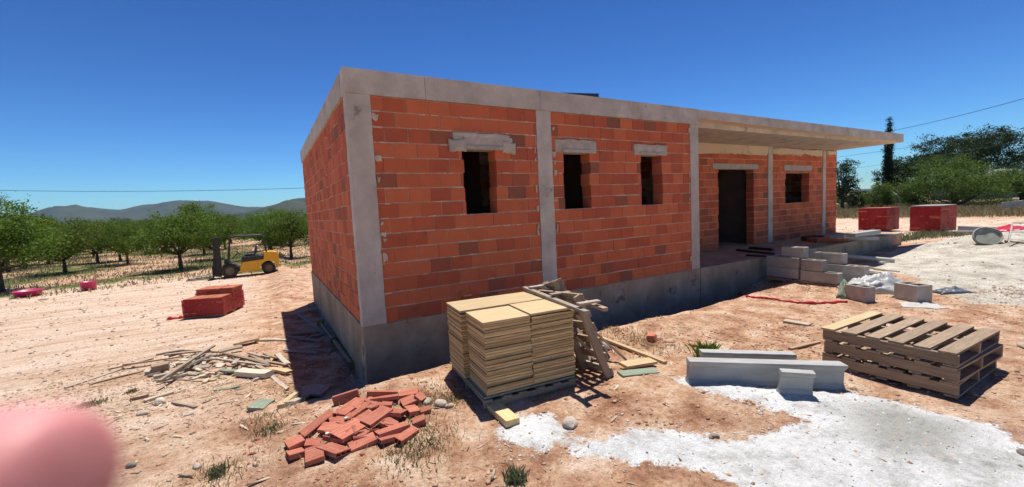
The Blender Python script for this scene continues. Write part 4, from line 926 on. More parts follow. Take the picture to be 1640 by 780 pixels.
mb = MB(); mb.b2((-.5, -HW + .05, .30), (.32, HW - .05, .50)); mb.b2((-.02, -HW + .12, .5), (.2, HW - .12, .95)); mb.build('floor_plate', M['black_metal'], fl, bevel=.02)
mb = MB(); mb.b2((-.30, -.5, .5), (-.08, .5, .66)); mb.build('step', M['rim'], fl, bevel=.02)
st = MB(); st.b2((-1.12, -.24, 1.0), (-.66, .24, 1.10)); st = st.build('seat', M['seat'], fl, bevel=.03)
mb = MB(); mb.box((-1.17, 0, 1.27), (.10, .44, .40), Matrix.Rotation(-.2, 3, 'Y')); mb.build('backrest', M['seat'], st, bevel=.03)
mb = MB(); mb.b2((-1.3, -.2, 1.36), (-1.2, .2, 1.48)); mb.build('headrest', M['grey_light'], st, bevel=.03)
mb = MB(); mb.tube([(-.12, .1, .9), (-.40, .05, 1.18)], .025, 8); sw = mb.build('steering_column', M['black_metal'], fl)
mb = MB(); ct = Vector((-.41, .05, 1.19)); nrm = Vector((-.7, 0, .7)).normalized(); a1 = Vector((0, 1, 0)); a2 = nrm.cross(a1)
mb.tube([ct + (a1 * math.cos(k * math.pi / 10) + a2 * math.sin(k * math.pi / 10)) * .17 for k in range(21)], .015, 6, cap=False); mb.tube([ct - a1 * .16, ct + a1 * .16], .01, 6); mb.build('steering_wheel', M['black_metal'], sw)
mb = MB()
for k in range(3): mb.tube([(-.30, -.25 - .06 * k, .9), (-.36, -.25 - .06 * k, 1.12)], .012, 6)
mb.build('levers', M['grey_light'], fl)
og = MB()
for s in (-.5, .5):
    og.tube([(.06, s, .45), (-.02, s, 1.2), (-.10, s, 1.88), (-.16, s, 1.98), (-.28, s, 2.02), (-1.42, s, 2.02), (-1.52, s, 1.98), (-1.57, s, 1.86), (-1.62, s, 1.1)], .035, 8)
og.tube([(-.2, -.5, 2.01), (-.2, .5, 2.01)], .03, 8); og.tube([(-1.45, -.5, 2.02), (-1.45, .5, 2.02)], .03, 8)
og = og.build('overhead_guard', M['black_metal'], fl, smooth=True)
mb = MB()
for k in range(7): x0 = -.36 - k * .16; mb.b2((x0 - .02, -.49, 2.03), (x0 + .02, .49, 2.06))
mb.build('guard_bars', M['black_metal'], og)
for s in (-.36, .36):
    mb = MB(); mb.b2((.34, s - .05, .10), (.50, s + .05, 2.02)); mb.b2((.505, s - .035, .12), (.60, s + .035, 1.98)); mb.build('mast_rail', M['black_metal'], fl, bevel=.008)
mb = MB()
for z_ in (.35, 1.1, 1.95): mb.b2((.36, -.31, z_), (.48, .31, z_ + .09))
mb.tube([(.42, -.1, .3), (.42, -.1, 1.7)], .035, 8); mb.tube([(.42, .12, .3), (.42, .12, 1.7)], .035, 8); mb.build('mast_crossbars', M['black_metal'], fl)
mb = MB(); mb.b2((.605, -.48, .16), (.66, .48, .28)); mb.b2((.605, -.48, .52), (.66, .48, .62))
for y in (-.46, -.2, .2, .46): mb.b2((.61, y - .02, .28), (.65, y + .02, .9))
mb.b2((.61, -.48, .9), (.65, .48, .95)); mb.build('fork_carriage', M['black_metal'], fl)
for s in (-.3, .3):
    mb = MB(); mb.b2((.665, s - .06, .05), (.715, s + .06, .65)); mb.b2((.716, s - .06, .05), (1.75, s + .06, .09)); mb.build('fork', M['black_metal'], fl)
def wheel(x0, y0, r, w):
    mb = MB(); K = 40; prof = [(r * .58, -w / 2), (r * .9, -w / 2), (r, -w / 2 + .03), (r, w / 2 - .03), (r * .9, w / 2), (r * .58, w / 2)]
    for i in range(K):
        a = 2 * math.pi * i / K; e = 1 + (.02 if i % 2 else 0)
        for (rr_, yy) in prof: q = rr_ * (e if rr_ > r * .95 else 1); mb.v.append((q * math.cos(a), yy, q * math.sin(a)))
    n = len(prof)
    for i in range(K):
        for k in range(n - 1): mb.f.append((i * n + k, i * n + k + 1, ((i + 1) % K) * n + k + 1, ((i + 1) % K) * n + k)); mb.m.append(0)
    wh = empty('wheel', (x0, y0, r)); wh.parent = fl; mb.build('tyre', M['rubber'], wh)
    mb = MB(); mb.tube([(0, -w * .30, 0), (0, w * .30, 0)], r * .59, 24); mb.tube([(0, -w * .42, 0), (0, w * .42, 0)], r * .22, 12)
    for k in range(6): a = k * math.pi / 3; mb.tube([(r * .38 * math.cos(a), -w * .36, r * .38 * math.sin(a)), (r * .38 * math.cos(a), w * .36, r * .38 * math.sin(a))], r * .05, 6)
    mb.build('rim', M['rim'], wh)
for s in (-1, 1): wheel(0, s * .48, .335, .24); wheel(-1.66, s * .46, .30, .20)
for s in (-1, 1):
    mb = MB()
    for k in range(9):
        a0 = .15 + k * .3; a1_ = a0 + .3; p0 = (.38 * math.cos(a0), s * .48, .335 + .38 * math.sin(a0)); p1 = (.38 * math.cos(a1_), s * .48, .335 + .38 * math.sin(a1_)); mb.bar(p0, p1, .26, .02)
    mb.build('mudguard', M['black_metal'], fl)

# ------------------------------------------------------------------ prop pole in the shadow of the side wall
pr_ = empty('steel_prop', (0, 0, 0), 0, 'adjustable steel prop lying in the shadow against the side wall', 'prop')
a = G(514, 526); b = G(567, 597); a.z = H(a.x, a.y) + .12; b.z = H(b.x, b.y) + .12
mb = MB(); mb.tube([a, (a + b) / 2], .03, 12); mb.build('inner_tube', M['rust'], pr_)
mb = MB(); mb.tube([(a + b) / 2, b], .042, 12); mb.build('outer_tube', M['rust'], pr_)
d_ = (b - a).normalized(); mb = MB(); mb.tube([(a + b) / 2 - d_ * .03, (a + b) / 2 + d_ * .03], .06, 12); mb.build('collar', M['black_metal'], pr_)
for q, s in ((a, -1), (b, 1)): mb = MB(); mb.box(q + d_ * .006 * s, (.012, .13, .13), frame(d_)); mb.build('end_plate', M['rust'], pr_)
for i, (p, q) in enumerate((((478,505),(520,535)),((462,540),(515,548)),((470,560),(512,557)),((488,522),(530,520)))):
    laid('scrap_plank', p, q, .08, .03, 'wood_grey', ('dark plank in the shadow of the side wall, highest of four', 'dark plank in the shadow, second of four', 'dark plank in the shadow, third of four', 'dark plank in the shadow touching the steel prop')[i], 'plank')

# small items by the leaning pallets
def bottle(px, py, dx, dy, r, lab, mat='tin'):
    a = G(px, py); a.z = H(a.x, a.y) + r; b = G(px + dx, py + dy); b.z = H(b.x, b.y) + r; mb = MB(); d = (b - a)
    mb.tube([a, a + d * .03, a + d * .85, a + d * .93, b], [r * .9, r, r, r * .6, r * .35], 14); tag(mb.build('aerosol_can', M[mat], smooth=False, bevel=0), lab, 'can')
bottle(963, 527, 24, -6, .035, 'grey foam can lying on the grass behind the leaning pallets')
bottle(968, 556, 12, 6, .035, 'grey can lying by the foot of the pale lath')

# ------------------------------------------------------------------ reel, trestle and red sheet at the far right
p = G(1580, 388); mb = MB(); d_ = Vector((CAM[0] - p.x, CAM[1] - p.y, 0)).normalized(); sd_ = Vector((-d_.y, d_.x, 0))
rz = H(p.x, p.y); c0 = p + Vector((0, 0, .15)); ax = (d_ * .8 + sd_ * .25 + Vector((0, 0, .5))).normalized(); u1 = ax.orthogonal().normalized(); u2 = ax.cross(u1)
coil = []
for k in range(150):
    a = k * 2 * math.pi / 30; rr_ = .27 + .014 * math.sin(k * .37); coil.append(c0 + (u1 * math.cos(a) + u2 * math.sin(a)) * rr_ + ax * (.02 * (k // 30) + .01 * math.sin(k)) )
mb.tube(coil, .016, 6); mb2 = MB(); mb2.tube([c0 - ax * .01, c0 + ax * .05], .26, 28)
rl = mb.build('hose_coil', M['hose'], smooth=True); tag(rl, 'round coil of grey-green hose on the sand at the right', 'hose'); mb2.build('disc', M['hose'], rl)
mb = MB(); pts = [G(1595, 380) + Vector((0, 0, .15)), G(1610, 389) + Vector((0, 0, .05)), G(1640, 392) + Vector((0, 0, .05))]; mb.tube(pts, .02, 6); tag(mb.build('bar', M['rust']), 'thin pole running right from the hose coil', 'pole')
tr_ = empty('trestle', label='small pale metal trestle at the right edge over red sheeting', cat='trestle')
q0 = G(1615, 386); q1 = G(1648, 386)
mb = MB()
for q in (q0, q1):
    mb.tube([q, q + Vector((0, 0, .5)) + sd_ * .06], .018, 6); mb.tube([q + d_ * .5, q + Vector((0, 0, .5)) + sd_ * .06], .018, 6)
mb.build('legs', M['pvc'], tr_); mb = MB(); mb.tube([q0 + Vector((0, 0, .5)) + sd_ * .06, q1 + Vector((0, 0, .5)) + sd_ * .06], .02, 6); mb.tube([q0 + Vector((0, 0, .25)), q1 + Vector((0, 0, .25))], .016, 6); mb.build('top_bar', M['pvc'], tr_)
cloth('red_sheeting', (G(1600, 383), G(1650, 380)), .9, .38, 'red_plastic', 'crumpled bright red plastic sheeting behind the trestle at the right edge', 'sheeting', 30, 18, 31)
def gbox(name, p, q, w, h, mat, lab, cat, lift=0.0):
    a = G(*p); b = G(*q); a.z = H(a.x, a.y); b.z = H(b.x, b.y); mb = MB(); mb.box((0, 0, 0), ((b - a).length, w, h), None, 0, .004); o = mb.build(name, M[mat], bevel=.006)
    place(o, (a + b) / 2 + Vector((0, 0, h / 2 + lift)), frame(b - a)); return tag(o, lab, cat)
gbox('concrete_post', (1536,374), (1606,377), .25, .24, 'precast', 'long grey concrete post lying behind the hose coil', 'concrete post', .08)
gbox('concrete_post', (1520,376), (1560,376), .25, .16, 'precast', 'shorter grey concrete post beside the wrapped stack', 'concrete post')

# ------------------------------------------------------------------ power cables
def cable(p, q, sag, r, lab, n=40):
    p = Vector(p); q = Vector(q); mb = MB(); mb.tube([p + (q - p) * s - Vector((0, 0, sag * 4 * s * (1 - s))) for s in np.linspace(0, 1, n)], r, 5)
    tag(mb.build('power_cable', M['cable'], smooth=True), lab, 'cable')
cable(D(-400, 292, 45), D(700, 290, 60), 1.2, .028, 'single power cable crossing the sky above the orchard')
cable(D(1400, 215, 60), D(1900, 80, 30), .5, .028, 'upper thick power cable at the right, passing the cypress')
cable(D(1250, 262, 75), D(1900, 158, 42), .6, .022, 'middle thin power cable at the right above the pines')
cable(D(1250, 283, 75), D(1900, 172, 42), .8, .016, 'lowest faint power cable at the right above the pines')

# ------------------------------------------------------------------ trees
def leaf_mesh(mb_v, mb_f, cen, size, nr, up=.3):
    n = len(cen); nrm = nr.normal(size=(n, 3)); nrm[:, 2] += up; nrm /= np.linalg.norm(nrm, axis=1)[:, None]
    t = np.cross(nrm, nr.normal(size=(n, 3))); t /= np.linalg.norm(t, axis=1)[:, None] + 1e-9; b = np.cross(nrm, t)
    s = size * nr.uniform(.6, 1.3, (n, 1))
    return np.stack([cen - t * s, cen - b * s * .42, cen + t * s, cen + b * s * .42], 1)
def crown_mesh(lobes, nclump, nleaf, size, crad, seed, flat=1.0, up=.3):
    nr = np.random.default_rng(seed); vol = np.array([l[3] * l[4] * l[5] for l in lobes]) ** .75; vol /= vol.sum(); C = []; cl = []
    for i, l in enumerate(lobes):
        k = max(3, int(nclump * vol[i])); d = nr.normal(size=(k, 3)); d /= np.linalg.norm(d, axis=1)[:, None]
        rr = nr.uniform(.35, 1.0, (k, 1)) ** .6 * nr.uniform(.85, 1.12, (k, 1))
        cl.append(np.array(l[:3]) + d * rr * np.array(l[3:]))
    cl = np.concatenate(cl); per = max(4, nleaf // len(cl)); 
    rad = crad * nr.uniform(.55, 1.35, (len(cl), 1, 1))
    off = nr.normal(size=(len(cl), per, 3)) * rad * np.array([1, 1, .62 * flat]) * .55
    cen = (cl[:, None, :] + off).reshape(-1, 3)
    V = leaf_mesh(None, None, cen, size, nr, up).reshape(-1, 3)
    me = bpy.data.meshes.new('crown'); n = len(V); me.vertices.add(n); me.vertices.foreach_set('co', V.ravel().astype(np.float32))
    me.loops.add(n); me.loops.foreach_set('vertex_index', np.arange(n)); me.polygons.add(n // 4)
    me.polygons.foreach_set('loop_start', np.arange(n // 4) * 4); me.polygons.foreach_set('loop_total', np.full(n // 4, 4)); me.update(calc_edges=True)
    return me, cl
def tree(name, loc, label, cat, lobes, nclump, nleaf, size, crad, mat, seed, trunk_h, trunk_r, limbs=14, group=None, rz=0, lean_=(0, 0), up=.3):
    t = empty(name, loc, rz, label, cat, group)
    me, cl = crown_mesh(lobes, nclump, nleaf, size, crad, seed, up=up); me.materials.append(M[mat]); c = bpy.data.objects.new('crown', me); COL.objects.link(c); c.parent = t
    r = random.Random(seed); mb = MB(); fork = Vector((lean_[0] * trunk_h, lean_[1] * trunk_h, trunk_h))
    mb.tube([(0, 0, -.25), (lean_[0] * .3, lean_[1] * .3, trunk_h * .35), fork], [trunk_r * 1.35, trunk_r, trunk_r * .8], 8)
    idx = list(range(len(cl))); r.shuffle(idx)
    for i in idx[:limbs]:
        e = Vector(cl[i]); m_ = fork.lerp(e, .5) + Vector((r.uniform(-.1, .1), r.uniform(-.1, .1), -.08 * (e - fork).length))
        mb.tube([fork + Vector((0, 0, -.05)), m_, e], [trunk_r * .5, trunk_r * .27, trunk_r * .08], 6)
    mb.build('trunk', M['bark'], t, smooth=True)
    return t
def onG(v): return (v.x, v.y, H(v.x, v.y))
# almond orchard: five shapes, copied over the rows
def almond(seed, w=1.95, top=3.45, bot=.72):
    r = random.Random(seed); lobes = []
    for k in range(7): a = k * 2 * math.pi / 6 + r.uniform(-.4, .4); q = w * r.uniform(.45, .7) if k else 0; lobes.append((q * math.cos(a), q * math.sin(a), r.uniform(bot + .7, top - .9), w * r.uniform(.42, .62), w * r.uniform(.42, .62), r.uniform(.55, .85)))
    for k in range(6): a = r.uniform(0, 6.28); lobes.append((w * .45 * math.cos(a), w * .45 * math.sin(a), top - r.uniform(.1, .6), .28, .28, .5))
    return tree('almond_tree', (0, 0, 0), '', 'tree', lobes, 170, 13500, .056, .42, 'almond', seed, .85, .085, 16)
prot = [almond(k * 7 + 3, 1.5 + .2 * (k % 3), 3.3 + .2 * (k % 2)) for k in range(5)]
pused = [0] * 5
def almond_at(x_, y_, sc, rz, lab, group=None, k=None):
    k = rng.randrange(5) if k is None else k
    o = prot[k] if not pused[k] else copy_tree(prot[k]); pused[k] = 1
    o.location = (x_, y_, H(x_, y_) - .02); o.scale = (sc * rng.uniform(.94, 1.06), sc * rng.uniform(.94, 1.06), sc * .91 * rng.uniform(.92, 1.08)); o.rotation_euler = (0, 0, rz)
    tag(o, lab, 'tree', group)
    if not group and 'group' in o: del o['group']
front = [((3, 468), 1.22, 'almond tree cut by the left edge of the photo, behind the low pink tub'), ((105, 437), 1.08, 'almond tree in the front row, left of the magenta tub'),
 ((157, 421), .98, 'almond tree behind the magenta tub, its trunk in the second row'), ((193, 418), .95, 'almond tree with a slanting trunk between the magenta tub and the big tree'),
 ((290, 431), 1.12, 'big almond tree in the front row just left of the forklift'), ((467, 413), 1.05, 'almond tree between the forklift and the brick house'), ((436, 410), .92, 'almond tree directly behind the forklift counterweight'),
 ((40, 430), 1.1, 'almond tree behind the low pink tub, second from the left edge')]
placed = []
for i, (q, sc, lab) in enumerate(front):
    v = G(*q); almond_at(v.x, v.y, sc, rng.uniform(0, 6), lab, None, i % 5); placed.append((v.x, v.y))
cnt = 0
ux = Vector((.93, -.36, 0)); uy = Vector((.36, .93, 0))
for j in range(0, 15):
    for i in range(-12, 11):
        q = Vector((-4, 29.5, 0)) + ux * (i * 5.2 + (j % 2) * 1.2 + rng.uniform(-.5, .5)) + uy * (j * 6.0 + rng.uniform(-.4, .4))
        cc_ = MW @ (np.array([q.x, q.y, -.9]) - CAM)
        if cc_[2] < 5: continue
        px = 820 + FPX * cc_[0] / cc_[2]
        if not -60 < px < 520: continue
        if min(math.hypot(q.x - a, q.y - b) for a, b in placed) < 3.2: continue
        placed.append((q.x, q.y)); cnt += 1
        if cnt > 95: continue
        if 380 < px < 425 and j < 3: continue
        almond_at(q.x, q.y, rng.uniform(.9, 1.15), rng.uniform(0, 6), 'green almond tree in the orchard rows beyond the front trees', 'almond trees in the rear orchard rows')
# tall thin conifer at the far left edge
def conifer(name, loc, h, r, lab, mat, n=9000, seed=4, leaf=.06, bot=.5, taper=1.0, nc=170, cr=.5):
    lobes = [(0, 0, bot + (h - bot) * k / 19, r * (1 - (k / 20) ** 2.2 * taper) * (.6 if k == 0 else 1) + .05, r * (1 - (k / 20) ** 2.2 * taper) + .05, h / 14) for k in range(20)]
    return tree(name, loc, lab, 'tree', lobes, nc, n, leaf, r * cr, mat, seed, bot, .12, 10, up=.0)
v = G(14, 436); conifer('young_pine', onG(v), 4.9, .9, 'taller pale-tipped young pine rising above the orchard at the left edge', 'bushy', 5000, 8, .05, .8)
# trees to the right of the house
def hit(px, depth): q = D(px, 330, depth); return (q.x, q.y, H(q.x, q.y))
conifer('cypress_tree', hit(1421, 47), 9.4, .42, 'tall slim dark cypress behind the end of the canopy', 'cypress', 30000, 5, .06, .4, .85, 1100, .55)
def rtree(name, px, depth, w, top, bot, mat, lab, seed, size, n=14000, cat='tree', flat=.5, nl=9, tr=.2):
    r = random.Random(seed); lobes = []
    for k in range(nl):
        a = k * 2.4; q = w * r.uniform(.3, .68); zc = bot + (top - bot) * r.uniform(.25, .85)
        lobes.append((q * math.cos(a), q * math.sin(a), zc, w * r.uniform(.25, .42), w * r.uniform(.25, .42), (top - bot) * r.uniform(.13, .24)))
    lobes.append((0, 0, bot + (top - bot) * .55, w * .55, w * .55, (top - bot) * .4))
    return tree(name, hit(px, depth), lab, cat, lobes, 200, n, size, w * .16, mat, seed, max(.3, bot), tr, 14)
rtree('pine_tree', 1349, 46, 2.3, 5.4, 1.2, 'olive', 'dark ragged pine just right of the house end wall', 11, .085, 7000)
rtree('shrub', 1376, 44, 1.9, 2.3, .1, 'olive', 'low dark shrub between the house end and the cypress', 12, .07, 6000, 'shrub', tr=.06)
rtree('shrub', 1408, 42, 1.7, 2.9, .1, 'bushy', 'rounded olive-green shrub in front of the cypress foot', 13, .07, 8000, 'shrub', tr=.06)
rtree('leafy_tree', 1447, 50, 2.6, 6.2, .8, 'olive', 'tall dark broadleaf tree right beside the cypress', 14, .10, 14000)
rtree('leafy_tree', 1530, 40, 4.7, 4.9, .1, 'bushy', 'broad bright green tree behind the wrapped tile stacks', 15, .085, 26000, nl=14)
rtree('shrub', 1466, 43, 2.0, 2.6, .1, 'bushy', 'green shrub at the left foot of the broad bright green tree', 26, .08, 7000, 'shrub', tr=.06)
rtree('pine_tree', 1522, 72, 5.9, 10.3, 2.5, 'olive', 'wide dark pine crown rising behind the bright green tree', 16, .14, 18000, nl=12)
rtree('pine_tree', 1484, 74, 3.0, 7.6, 1.5, 'olive', 'dark pine at the left end of the pine line', 17, .14, 9000)
rtree('pine_tree', 1591, 62, 4.9, 11.0, 1.5, 'olive', 'tallest round dark pine, behind the grey roof', 18, .13, 18000, nl=12)
conifer('cypress_tree', hit(1546, 75), 10.6, .9, 'short dark cypress tip between the two wide pines', 'cypress', 6000, 19, .12, .6, .7)
rtree('leafy_tree', 1636, 40, 2.9, 3.5, .5, 'bushy', 'green tree cut by the right edge of the photo', 20, .08, 12000)
rtree('leafy_tree', 1668, 42, 3.0, 4.4, .5, 'olive', 'dark tree just beyond the right edge', 21, .08, 6000)
rtree('shrub', 1345, 60, 2.6, 2.0, .0, 'bushy', 'far shrub mass right beside the house end wall', 22, .09, 5000, 'shrub', tr=.06)
# neighbouring grey building, shed, wall panels
def bbox(name, px0, px1, depth, h, dd, mat, lab, cat, zoff=0.0, roof=None):
    a = Vector(hit(px0, depth)); b = Vector(hit(px1, depth)); X1 = (b - a); X1.z = 0; w = X1.length; X1.normalize(); Y1 = Vector((-X1.y, X1.x, 0)); c = (a + b) / 2 + Y1 * dd / 2
    e = empty(name, (c.x, c.y, a.z), math.atan2(X1.y, X1.x), lab, cat); mb = MB(); mb.b2((-w / 2, -dd / 2, -.3), (w / 2, dd / 2, h)); mb.build('wall', M[mat], e)
    if roof:
        mb = MB(); mb.add([(-w / 2 - .3, -dd / 2 - .3, h - .05), (w / 2 + .3, -dd / 2 - .3, h + .0), (w / 2 + .3, dd / 2 + .3, h + roof), (-w / 2 - .3, dd / 2 + .3, h + roof), (-w / 2 - .3, -dd / 2 - .3, h + .08), (w / 2 + .3, -dd / 2 - .3, h + .12), (w / 2 + .3, dd / 2 + .3, h + roof + .12), (-w / 2 - .3, dd / 2 + .3, h + roof + .12)],
            [(0,3,2,1),(4,5,6,7),(0,1,5,4),(1,2,6,5),(2,3,7,6),(3,0,4,7)]); mb.build('roof', M['roof_grey'], e)
    return e
bbox('grey_building', 1568, 1720, 52, 2.5, 6, 'roof_grey', 'low grey building with sloping roof half hidden by trees at the right', 'building', roof=1.2)
bbox('dark_shed', 1408, 1464, 56, 1.0, 3, 'navy', 'low dark blue shed between the shrubs and the bright green tree', 'shed', roof=.25)
a = Vector(hit(1604, 31)); 
for k in range(3):
    p = Vector(hit(1605 + k * 17, 31)); q = Vector(hit(1621 + k * 17, 31)); mb = MB(); mb.box((0, 0, 0), ((q - p).length, .15, .8 - .1 * (k == 0)), None, 0, .01); o = mb.build('wall_panel', M['plaster'], bevel=.01)
    place(o, (p + q) / 2 + Vector((0, 0, .35)), frame(q - p)); tag(o, ('leftmost pale concrete wall panel before the grey building', 'middle pale concrete wall panel before the grey building', 'rightmost pale concrete wall panel, at the photo edge')[k], 'wall panel')

# ------------------------------------------------------------------ stones, chips, grass (uncountable)
def scatter(name, mat, n, area, smin, smax, seed, shape='stone', dens=None, z0=0.0, label=None, cat=None):
    nr = np.random.default_rng(seed); P_ = np.empty((0, 2))
    while len(P_) < n:
        q = np.stack([nr.uniform(area[0], area[1], n), nr.uniform(area[2], area[3], n)], 1)
        if dens is not None: q = q[nr.uniform(0, 1, n) < dens(q[:, 0], q[:, 1])]
        q = q[~((q[:, 0] > -.05) & (q[:, 0] < 17.7) & (q[:, 1] > -.05) & (q[:, 1] < 8))]
        P_ = np.concatenate([P_, q])
    P_ = P_[:n]; hz = hgt(P_[:, 0], P_[:, 1]); s = smin * (smax / smin) ** (nr.uniform(0, 1, n) ** 2.6)
    if shape == 'stone':
        base = np.array([(1,0,0),(-.9,.1,0),(0,1,0),(.1,-.95,0),(.05,0,.75),(0,0,-.6)]); F = [(0,2,4),(2,1,4),(1,3,4),(3,0,4),(2,0,5),(1,2,5),(3,1,5),(0,3,5)]
    else:
        base = np.array([(-1,-.16,0),(1,-.13,0),(1,.15,.02),(-1,.13,0),(-1,-.16,.12),(1,-.13,.12),(1,.15,.14),(-1,.13,.12)]); F = [(4,5,6),(4,6,7),(0,1,5),(0,5,4),(1,2,6),(1,6,5),(2,3,7),(2,7,6),(3,0,4),(3,4,7)]
    K = len(base); B_ = base[None] * (1 + nr.uniform(-.28, .28, (n, K, 3)))
    an = nr.uniform(0, 2 * np.pi, n); c, s_ = np.cos(an), np.sin(an); sc = s[:, None] * nr.uniform(.6, 1.2, (n, 3)) if shape == 'stone' else s[:, None] * np.ones((n, 3))
    B_ = B_ * sc[:, None, :]; xx = B_[..., 0] * c[:, None] - B_[..., 1] * s_[:, None]; yy = B_[..., 0] * s_[:, None] + B_[..., 1] * c[:, None]
    V = np.stack([xx + P_[:, :1], yy + P_[:, 1:], B_[..., 2] + hz[:, None] + z0 * s[:, None]], -1).reshape(-1, 3)
    Fa = (np.array(F)[None] + (np.arange(n) * K)[:, None, None]).reshape(-1, 3)
    me = bpy.data.meshes.new(name); me.vertices.add(len(V)); me.vertices.foreach_set('co', V.ravel().astype(np.float32)); me.loops.add(Fa.size); me.loops.foreach_set('vertex_index', Fa.ravel())
    me.polygons.add(len(Fa)); me.polygons.foreach_set('loop_start', np.arange(len(Fa)) * 3); me.polygons.foreach_set('loop_total', np.full(len(Fa), 3)); me.update(calc_edges=True); me.materials.append(M[mat])
    o = bpy.data.objects.new(name, me); COL.objects.link(o); return tag(o, label, cat, None, 'stuff')
M['clod'] = generic('soil_clods', (.34, .17, .09), (.56, .36, .23), 5, .97, .4, island=True, var=.3, world=True)
clump = lambda a, b: ss(-.15, .55, fbm(a * .8, b * .8, 3, 91)) * .9 + .1
scatter('soil_clods', 'clod', 26000, (-4.5, 11, -5.3, 4), .004, .030, 1, dens=clump, label='small reddish soil clods and crumbs strewn over the ground', cat='soil clods')
scatter('gravel', 'stone', 7000, (-5, 12, -5.3, 5), .004, .032, 2, dens=clump, label='pale pebbles strewn over the soil', cat='gravel')
scatter('gravel', 'stone', 3500, (-9, 0, 1, 16), .012, .05, 12, label='pebbles over the pale left yard', cat='gravel')
scatter('gravel', 'stone', 2600, (9, 34, -9, 6), .012, .06, 13, label='pebbles over the ground right of the house', cat='gravel')
near_heap = lambda a, b: np.clip(gauss(a, b, -1.9, 1.15, 1.3, .9) + .6 * gauss(a, b, -.6, -.2, .8, .6) + .7 * gauss(a, b, 2.6, -1.5, .9, .6) + .05, 0, 1)
scatter('wood_chips', 'chip', 1900, (-4.5, 4.5, -4, 3), .012, .07, 3, 'chip', near_heap, .1, 'wood chips and splinters around the timber heap and the boards', 'wood chips')
scatter('straw', 'chip', 2600, (-4, 10, -5.2, 1), .008, .035, 33, 'chip', None, .1, 'dry straw and splinters over the soil', 'straw')
sp_d = lambda a, b: ss(-.25, .0, poly_sd(a, b, spill)) * ss(.75, .2, poly_sd(a, b, spill)) * .9 + .08 * ss(-.1, .1, poly_sd(a, b, spill))
scatter('plaster_crumbs', 'white_crumb', 4200, (0, 7, -7, -1.5), .004, .022, 4, dens=sp_d, label='plaster crumbs along the white spill', cat='plaster crumbs')
M['pebble_dark'] = generic('dark_pebbles', (.10, .09, .08), (.26, .23, .20), 9, .9, .4, island=True, var=.4, world=True)
scatter('dark_grit', 'pebble_dark', 1100, (0, 7, -7, -1.5), .005, .020, 5, dens=lambda a, b: ss(.0, .2, poly_sd(a, b, spill)), label='dark grit and pebbles on the white spill', cat='grit')
heap_d = lambda a, b: gauss(a, b, -.35, -1.55, .9, .5)
scatter('brick_crumbs', 'brick_loose', 420, (-2, 1.5, -3, 0), .006, .035, 6, dens=heap_d, label='crumbs of broken brick about the loose brick heap', cat='brick crumbs')
scatter('brick_crumbs', 'brick_loose', 160, (1.8, 4, -2.4, -.5), .008, .04, 7, dens=lambda a, b: gauss(a, b, 2.85, -1.45, .6, .35), label='broken brick crumbs right of the leaning pallets', cat='brick crumbs')
def grass(name, mat, cen, n, h, w, seed, label, cat, kind='stuff', dens=None, area=None):
    nr = np.random.default_rng(seed)
    if area is not None:
        P_ = np.empty((0, 2))
        while len(P_) < n:
            q = np.stack([nr.uniform(area[0], area[1], n * 2), nr.uniform(area[2], area[3], n * 2)], 1)
            if dens is not None: q = q[nr.uniform(0, 1, n * 2) < dens(q[:, 0], q[:, 1])]
            P_ = np.concatenate([P_, q])
        P_ = P_[:n]
    else:
        k = nr.integers(0, len(cen), n); cc_ = np.array([c[:2] for c in cen])[k]; rr = np.array([c[2] for c in cen])[k]; P_ = cc_ + nr.normal(size=(n, 2)) * rr[:, None] * .5
    z_ = hgt(P_[:, 0], P_[:, 1]); a = nr.uniform(0, 6.283, n); hh = h * nr.uniform(.35, 1.2, n); ww = w * nr.uniform(.6, 1.3, n); ln = nr.uniform(.1, .9, n) * hh; b = nr.uniform(0, 6.283, n)
    dx, dy = np.cos(a) * ww, np.sin(a) * ww; lx, ly = np.cos(b) * ln, np.sin(b) * ln
    V = np.stack([np.stack([P_[:, 0] - dx, P_[:, 1] - dy, z_], 1), np.stack([P_[:, 0] + dx, P_[:, 1] + dy, z_], 1), np.stack([P_[:, 0] + dx * .7 + lx * .45, P_[:, 1] + dy * .7 + ly * .45, z_ + hh * .62], 1), np.stack([P_[:, 0] + lx, P_[:, 1] + ly, z_ + hh], 1)], 1).reshape(-1, 3)
    me = bpy.data.meshes.new(name); m_ = len(V); me.vertices.add(m_); me.vertices.foreach_set('co', V.ravel().astype(np.float32)); me.loops.add(m_); me.loops.foreach_set('vertex_index', np.arange(m_))
    me.polygons.add(m_ // 4); me.polygons.foreach_set('loop_start', np.arange(m_ // 4) * 4); me.polygons.foreach_set('loop_total', np.full(m_ // 4, 4)); me.update(calc_edges=True); me.materials.append(M[mat])
    o = bpy.data.objects.new(name, me); COL.objects.link(o); return tag(o, label, cat, None, kind)
def cg(*pts): return [(G(a, b).x, G(a, b).y, r) for a, b, r in pts]
grass('weeds', 'weed', cg((700,628,.3),(690,700,.28),(655,735,.25),(672,720,.3),(720,640,.15),(640,690,.2),(600,655,.2),(430,690,.15),(480,640,.2)), 2400, .045, .0035, 1, 'low grey-green weeds scattered among the loose bricks and beside the board pallet', 'weeds')
grass('weeds', 'dry', cg((1000,545,.35),(1030,540,.3),(980,530,.3),(1060,560,.3),(420,670,.3),(690,655,.3),(560,690,.4),(350,765,.3)), 1800, .055, .003, 2, 'dry straw-coloured weeds on the bank and around the brick heap', 'weeds')
def weed(px, py, r, h, n, seed, lab, mat='weed', w=.006):
    o = grass('weed_plant', mat, cg((px, py, r)), n, h, w, seed, lab, 'weed', None); return o
weed(1132, 571, .11, .16, 260, 3, 'bright green leafy weed at the left end of the precast beams', 'almond', .012)
weed(1020, 500, .22, .22, 380, 4, 'green grassy weed on the trench lip before the brick wall')
